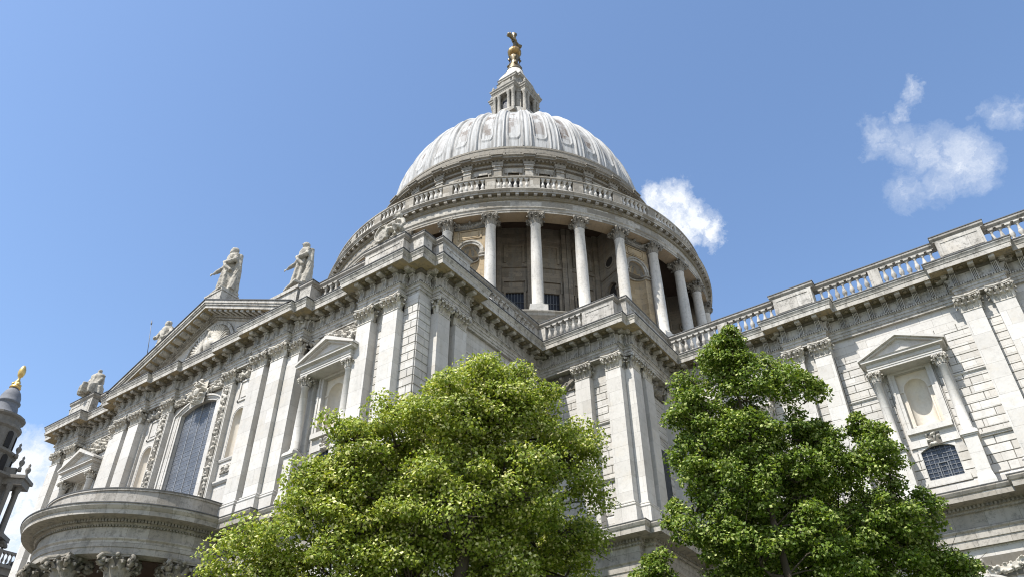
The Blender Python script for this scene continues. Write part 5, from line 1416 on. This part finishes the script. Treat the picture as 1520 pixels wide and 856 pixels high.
# trophy group on the south-east corner block
root = empty('carved_trophy', (16.4, -37.2, 31.8), label='seated stone figure beside a round shield on the near corner parapet block', category='sculpture')
mb = MB(); mb.box(-1.5, 1.2, -0.4, 0.4, -0.05, 0.12)
mb.ball((-0.35, -0.3, 0.62), 0.55, 16, 10, (1, 0.35, 1)); mb.tube([(-0.35+0.5*math.cos(i*PI/8), -0.5, 0.62+0.5*math.sin(i*PI/8)) for i in range(17)], [0.06]*17, 6)
mb.tube([(0.5, 0, 0.1), (0.5, 0, 0.8), (0.55, 0, 1.35), (0.5, -0.03, 1.6)], [0.5, 0.42, 0.34, 0.14], 10); mb.ball((0.48, -0.05, 1.8), 0.22, 10, 8)
mb.tube([(0.3, -0.1, 1.4), (0.0, -0.35, 1.15), (-0.15, -0.4, 0.95)], [0.15, 0.12, 0.08], 8); mb.tube([(0.8, -0.05, 1.4), (1.0, -0.1, 1.0), (0.9, -0.3, 0.7)], [0.16, 0.14, 0.1], 8)
mb.tube([(0.45, -0.2, 0.75), (0.1, -0.5, 0.7), (0.05, -0.5, 0.15)], [0.24, 0.2, 0.13], 8); mb.tube([(0.85, -0.2, 0.7), (0.7, -0.55, 0.65), (0.75, -0.5, 0.12)], [0.24, 0.2, 0.13], 8)
rg = random.Random(8)
for k in range(16):
    x_ = -1.45+k*0.07; a = rg.uniform(0.6, 2.0); L = 0.35+0.035*k; mb.tube([(x_, -0.05, 0.1), (x_+L*math.cos(a), -0.15, 0.1+L*math.sin(a))], [0.13, 0.04], 6)
root.scale = (1.05, 1.05, 1.15)
o = link('figure', mb, M['statue'], root); r = o.modifiers.new('fuse', 'REMESH'); r.mode = 'VOXEL'; r.voxel_size = 0.035; r.use_smooth_shade = True
d = o.modifiers.new('chisel', 'DISPLACE'); tx = bpy.data.textures.new('chisel2', 'CLOUDS'); tx.noise_scale = 0.15; d.texture = tx; d.strength = 0.08; d.mid_level = 0.5

# ------------------------------------------------------------------ trees


def tree(name, base, lobes, label, leaf_m, seed, clump_r, leaf_n, leaf_s, trunk_r, spacing, shellness=0.35, droop=0.3, gaps=9):
    """lobes: (x, y, z, r) ellipsoidal masses of the crown in world space"""
    rg = np.random.default_rng(seed)
    base = np.array(base, float)
    L = np.array(lobes)
    # scatter clump centres inside the union of lobes
    cents = []; fsz = []
    for x_, y_, z_, r in lobes:
        k = int(4.19*r**3*0.62/(4.19*spacing**3)*5.0)+10
        for _ in range(k):
            d = rg.normal(size=3); d /= np.linalg.norm(d); rr = r*(shellness+(1-shellness)*rg.random()**0.45)*rg.uniform(0.82, 1.06)
            cents.append(np.array([x_, y_, z_])+d*rr*np.array([1, 1, 0.92])); fsz.append(min(1.0, 0.35+r/1.1))
    cents = np.array(cents); fsz = np.array(fsz); keep = []; ki = []
    for ii in rg.permutation(len(cents)):
        c = cents[ii]
        if not keep or np.min(np.sum((np.array(keep)-c)**2, 1)) > (spacing*0.62*fsz[ii])**2: keep.append(c); ki.append(ii)
    cents = np.array(keep); fsz = fsz[ki]
    # remove a few clumps to open gaps
    gap_c = cents[rg.integers(0, len(cents), gaps)]
    ok = np.ones(len(cents), bool)
    for gc in gap_c: ok &= np.sum((cents-gc)**2, 1) > (spacing*0.9)**2
    cents = cents[ok]; fsz = fsz[ok]
    root = empty(name, tuple(base), label=label, category='tree')
    wood = MB(); low = L[:, 2].min()-1.2
    # trunk rising through the crown, limbs to each lobe, boughs to each clump
    top = L[np.argmax(L[:, 2])][:3]; cen = np.average(L[:, :3], axis=0, weights=L[:, 3]**3)
    nodes = []; NTk = 12
    for i in range(NTk+1):
        f = i/NTk; p_ = base*(1-f)**2+2*f*(1-f)*np.array([cen[0], cen[1], cen[2]*0.6])+f*f*top
        p_ = p_+np.array([math.sin(f*7+seed), math.cos(f*6), 0])*0.12*f; nodes.append(p_)
    wood.tube([n_-base for n_ in nodes], [trunk_r*(1-0.88*i/NTk) for i in range(NTk+1)], 10)
    skel = [(n_, trunk_r*(1-0.88*i/NTk)) for i, n_ in enumerate(nodes) if i > 2]
    for x_, y_, z_, r in sorted(lobes, key=lambda l: l[2]):
        e_ = np.array([x_, y_, z_]); 
        cand = [(np.linalg.norm(e_-n_)+2.2*max(0, n_[2]+0.35*np.linalg.norm((e_-n_)[:2])-e_[2]), n_, r_) for n_, r_ in skel]
        _, s_, rs_ = min(cand, key=lambda c: c[0]); pts = []; rr = []
        r0 = min(rs_*0.62, 0.10)
        for i in range(6):
            f = i/5; p_ = s_*(1-f)+e_*f+np.array([0, 0, -0.25*math.sin(PI*f)])+rg.normal(size=3)*0.06*math.sin(PI*f); pts.append(p_); rr.append(r0*(1-0.65*f))
        wood.tube([q_-base for q_ in pts], rr, 7); skel += [(p_, a) for p_, a in zip(pts[2:], rr[2:])]
    SK = np.array([n_ for n_, _ in skel])
    for c in cents:
        d = np.linalg.norm(SK-c, axis=1)+1.2*np.maximum(0, SK[:, 2]-c[2]+0.1); i = int(d.argmin()); s_ = SK[i]
        m_ = (s_+c)/2+np.array([0, 0, 0.08])+rg.normal(size=3)*0.05
        wood.tube([s_-base, m_-base, c-base], [0.024, 0.017, 0.006], 5, False)
        for _ in range(3):
            e_ = c+rg.normal(size=3)*clump_r*0.55; wood.tube([m_*0.4+c*0.6-base, e_-base], [0.009, 0.004], 4, False)
    link('trunk', wood, M['bark'], root)
    # leaves
    nC = len(cents); per = leaf_n; N = nC*per
    ci = np.repeat(np.arange(nC), per)
    size_c = rg.uniform(0.7, 1.25, nC)*clump_r*fsz
    dirv = rg.normal(size=(N, 3)); dirv /= np.linalg.norm(dirv, axis=1)[:, None]
    rr = rg.random(N)**0.42
    ax_ = np.stack([rg.uniform(0.8, 1.35, nC), rg.uniform(0.8, 1.35, nC), rg.uniform(0.5, 0.8, nC)], -1)
    pos = cents[ci]+dirv*(rr*size_c[ci])[:, None]*ax_[ci]
    pos[:, 2] -= droop*np.sum((pos[:, :2]-cents[ci][:, :2])**2, 1)/np.maximum(size_c[ci], .1)
    # leaf axes: blades face roughly up/outward with much scatter
    nr = dirv*0.6+np.array([0, -0.15, 0.45])+rg.normal(size=(N, 3))*0.6; nr /= np.linalg.norm(nr, axis=1)[:, None]
    tmp = rg.normal(size=(N, 3)); tx_ = np.cross(nr, tmp); tx_ /= np.linalg.norm(tx_, axis=1)[:, None]; ty = np.cross(nr, tx_)
    s_ = rg.uniform(0.65, 1.2, N)[:, None]*leaf_s
    fold = nr*s_*0.22
    a = pos; b = pos+tx_*s_*0.42+ty*s_*0.45-fold*0.6; c = pos+ty*s_*1.1; d = pos-tx_*s_*0.42+ty*s_*0.45-fold*0.6; m_ = pos+ty*s_*0.5+fold*0.4
    V = np.stack([a, b, c, d, m_], 1).reshape(-1, 3)-base
    idx = np.arange(N)[:, None]*5
    Fc = np.concatenate([idx+np.array([[0, 1, 4]]), idx+np.array([[1, 2, 4]]), idx+np.array([[2, 3, 4]]), idx+np.array([[3, 0, 4]])], 1).reshape(-1, 3)
    me = bpy.data.meshes.new('crown'); me.vertices.add(len(V)); me.vertices.foreach_set('co', V.astype(np.float32).ravel())
    me.loops.add(Fc.size); me.loops.foreach_set('vertex_index', Fc.astype(np.int32).ravel())
    me.polygons.add(len(Fc)); me.polygons.foreach_set('loop_start', np.arange(0, Fc.size, 3, dtype=np.int32))
    me.update(calc_edges=True); me.validate()
    link('crown', me, leaf_m, root)
    print(name, 'clumps', nC, 'leaves', N)
    return root


def P3(u, v, dep):
    d = Fv+Rv*(u-760)/1149.385-Uv*(v-428)/1149.385
    return CAM+d*dep


def lobes_from(lst):
    out = []
    for u, v, dep, rpx in lst:
        p_ = P3(u, v, dep); out.append((p_[0], p_[1], p_[2], rpx*dep/1149.385))
    return out


LA = lobes_from([(600, 628, 15.6, 52), (530, 655, 15.2, 50), (475, 705, 14.9, 42), (738, 578, 16.2, 58), (690, 588, 16.0, 46), (785, 600, 16.3, 46), (845, 660, 16.6, 44), (738, 612, 16.2, 82), (655, 622, 15.6, 78), (580, 672, 15.2, 72), (805, 650, 16.4, 74), (490, 735, 14.8, 66), (420, 790, 14.4, 62), (355, 850, 14.0, 62),
                 (560, 775, 14.6, 95), (655, 740, 14.4, 85), (745, 720, 15.2, 90), (825, 720, 16.2, 66), (835, 805, 16.8, 52), (490, 855, 14.0, 85), (610, 870, 13.9, 80), (720, 850, 14.6, 80), (740, 900, 14.0, 80),
                 (640, 680, 17.2, 80), (760, 790, 17.2, 90), (560, 740, 16.6, 90), (300, 905, 13.8, 60), (420, 920, 13.8, 80), (850, 900, 15.5, 50)])
LB = lobes_from([(1228, 668, 18.3, 34), (1200, 640, 18.9, 28), (1077, 508, 19.0, 22), (1075, 540, 19.0, 36), (1040, 575, 18.8, 42), (1100, 575, 18.8, 42), (1160, 555, 19.0, 40), (1190, 575, 19.2, 28), (1035, 625, 18.4, 42), (1100, 640, 18.2, 52), (1175, 640, 18.4, 36),
                 (1025, 690, 18.0, 44), (1095, 715, 17.6, 62), (1180, 715, 17.6, 58), (1255, 670, 18.2, 44), (1290, 625, 18.4, 30), (1310, 690, 18.2, 44), (1030, 770, 17.6, 46), (1110, 800, 17.2, 68), (1210, 795, 17.2, 72),
                 (1300, 770, 17.6, 58), (1355, 760, 18.0, 46), (1395, 815, 18.0, 46), (1330, 845, 17.6, 58), (1240, 875, 17.2, 70), (1100, 880, 17.2, 70), (975, 850, 17.6, 34), (1010, 880, 17.4, 44), (1420, 870, 17.8, 40), (1120, 700, 19.6, 70), (1230, 760, 19.4, 70), (1130, 800, 19.2, 70)])
tree('lime_tree', (34.4, -52.2, 0), LA, 'dense pale yellow-green tree in front of the transept corner, left of two', M['leafA'], 3, 0.38, 350, 0.068, 0.27, 0.46, droop=0.25, gaps=16)
tree('maple_tree', (38.0, -46.6, 0), LB, 'darker green pointed-top tree in front of the choir wall, right of two', M['leafB'], 5, 0.34, 270, 0.080, 0.17, 0.44, droop=0.35, gaps=20)
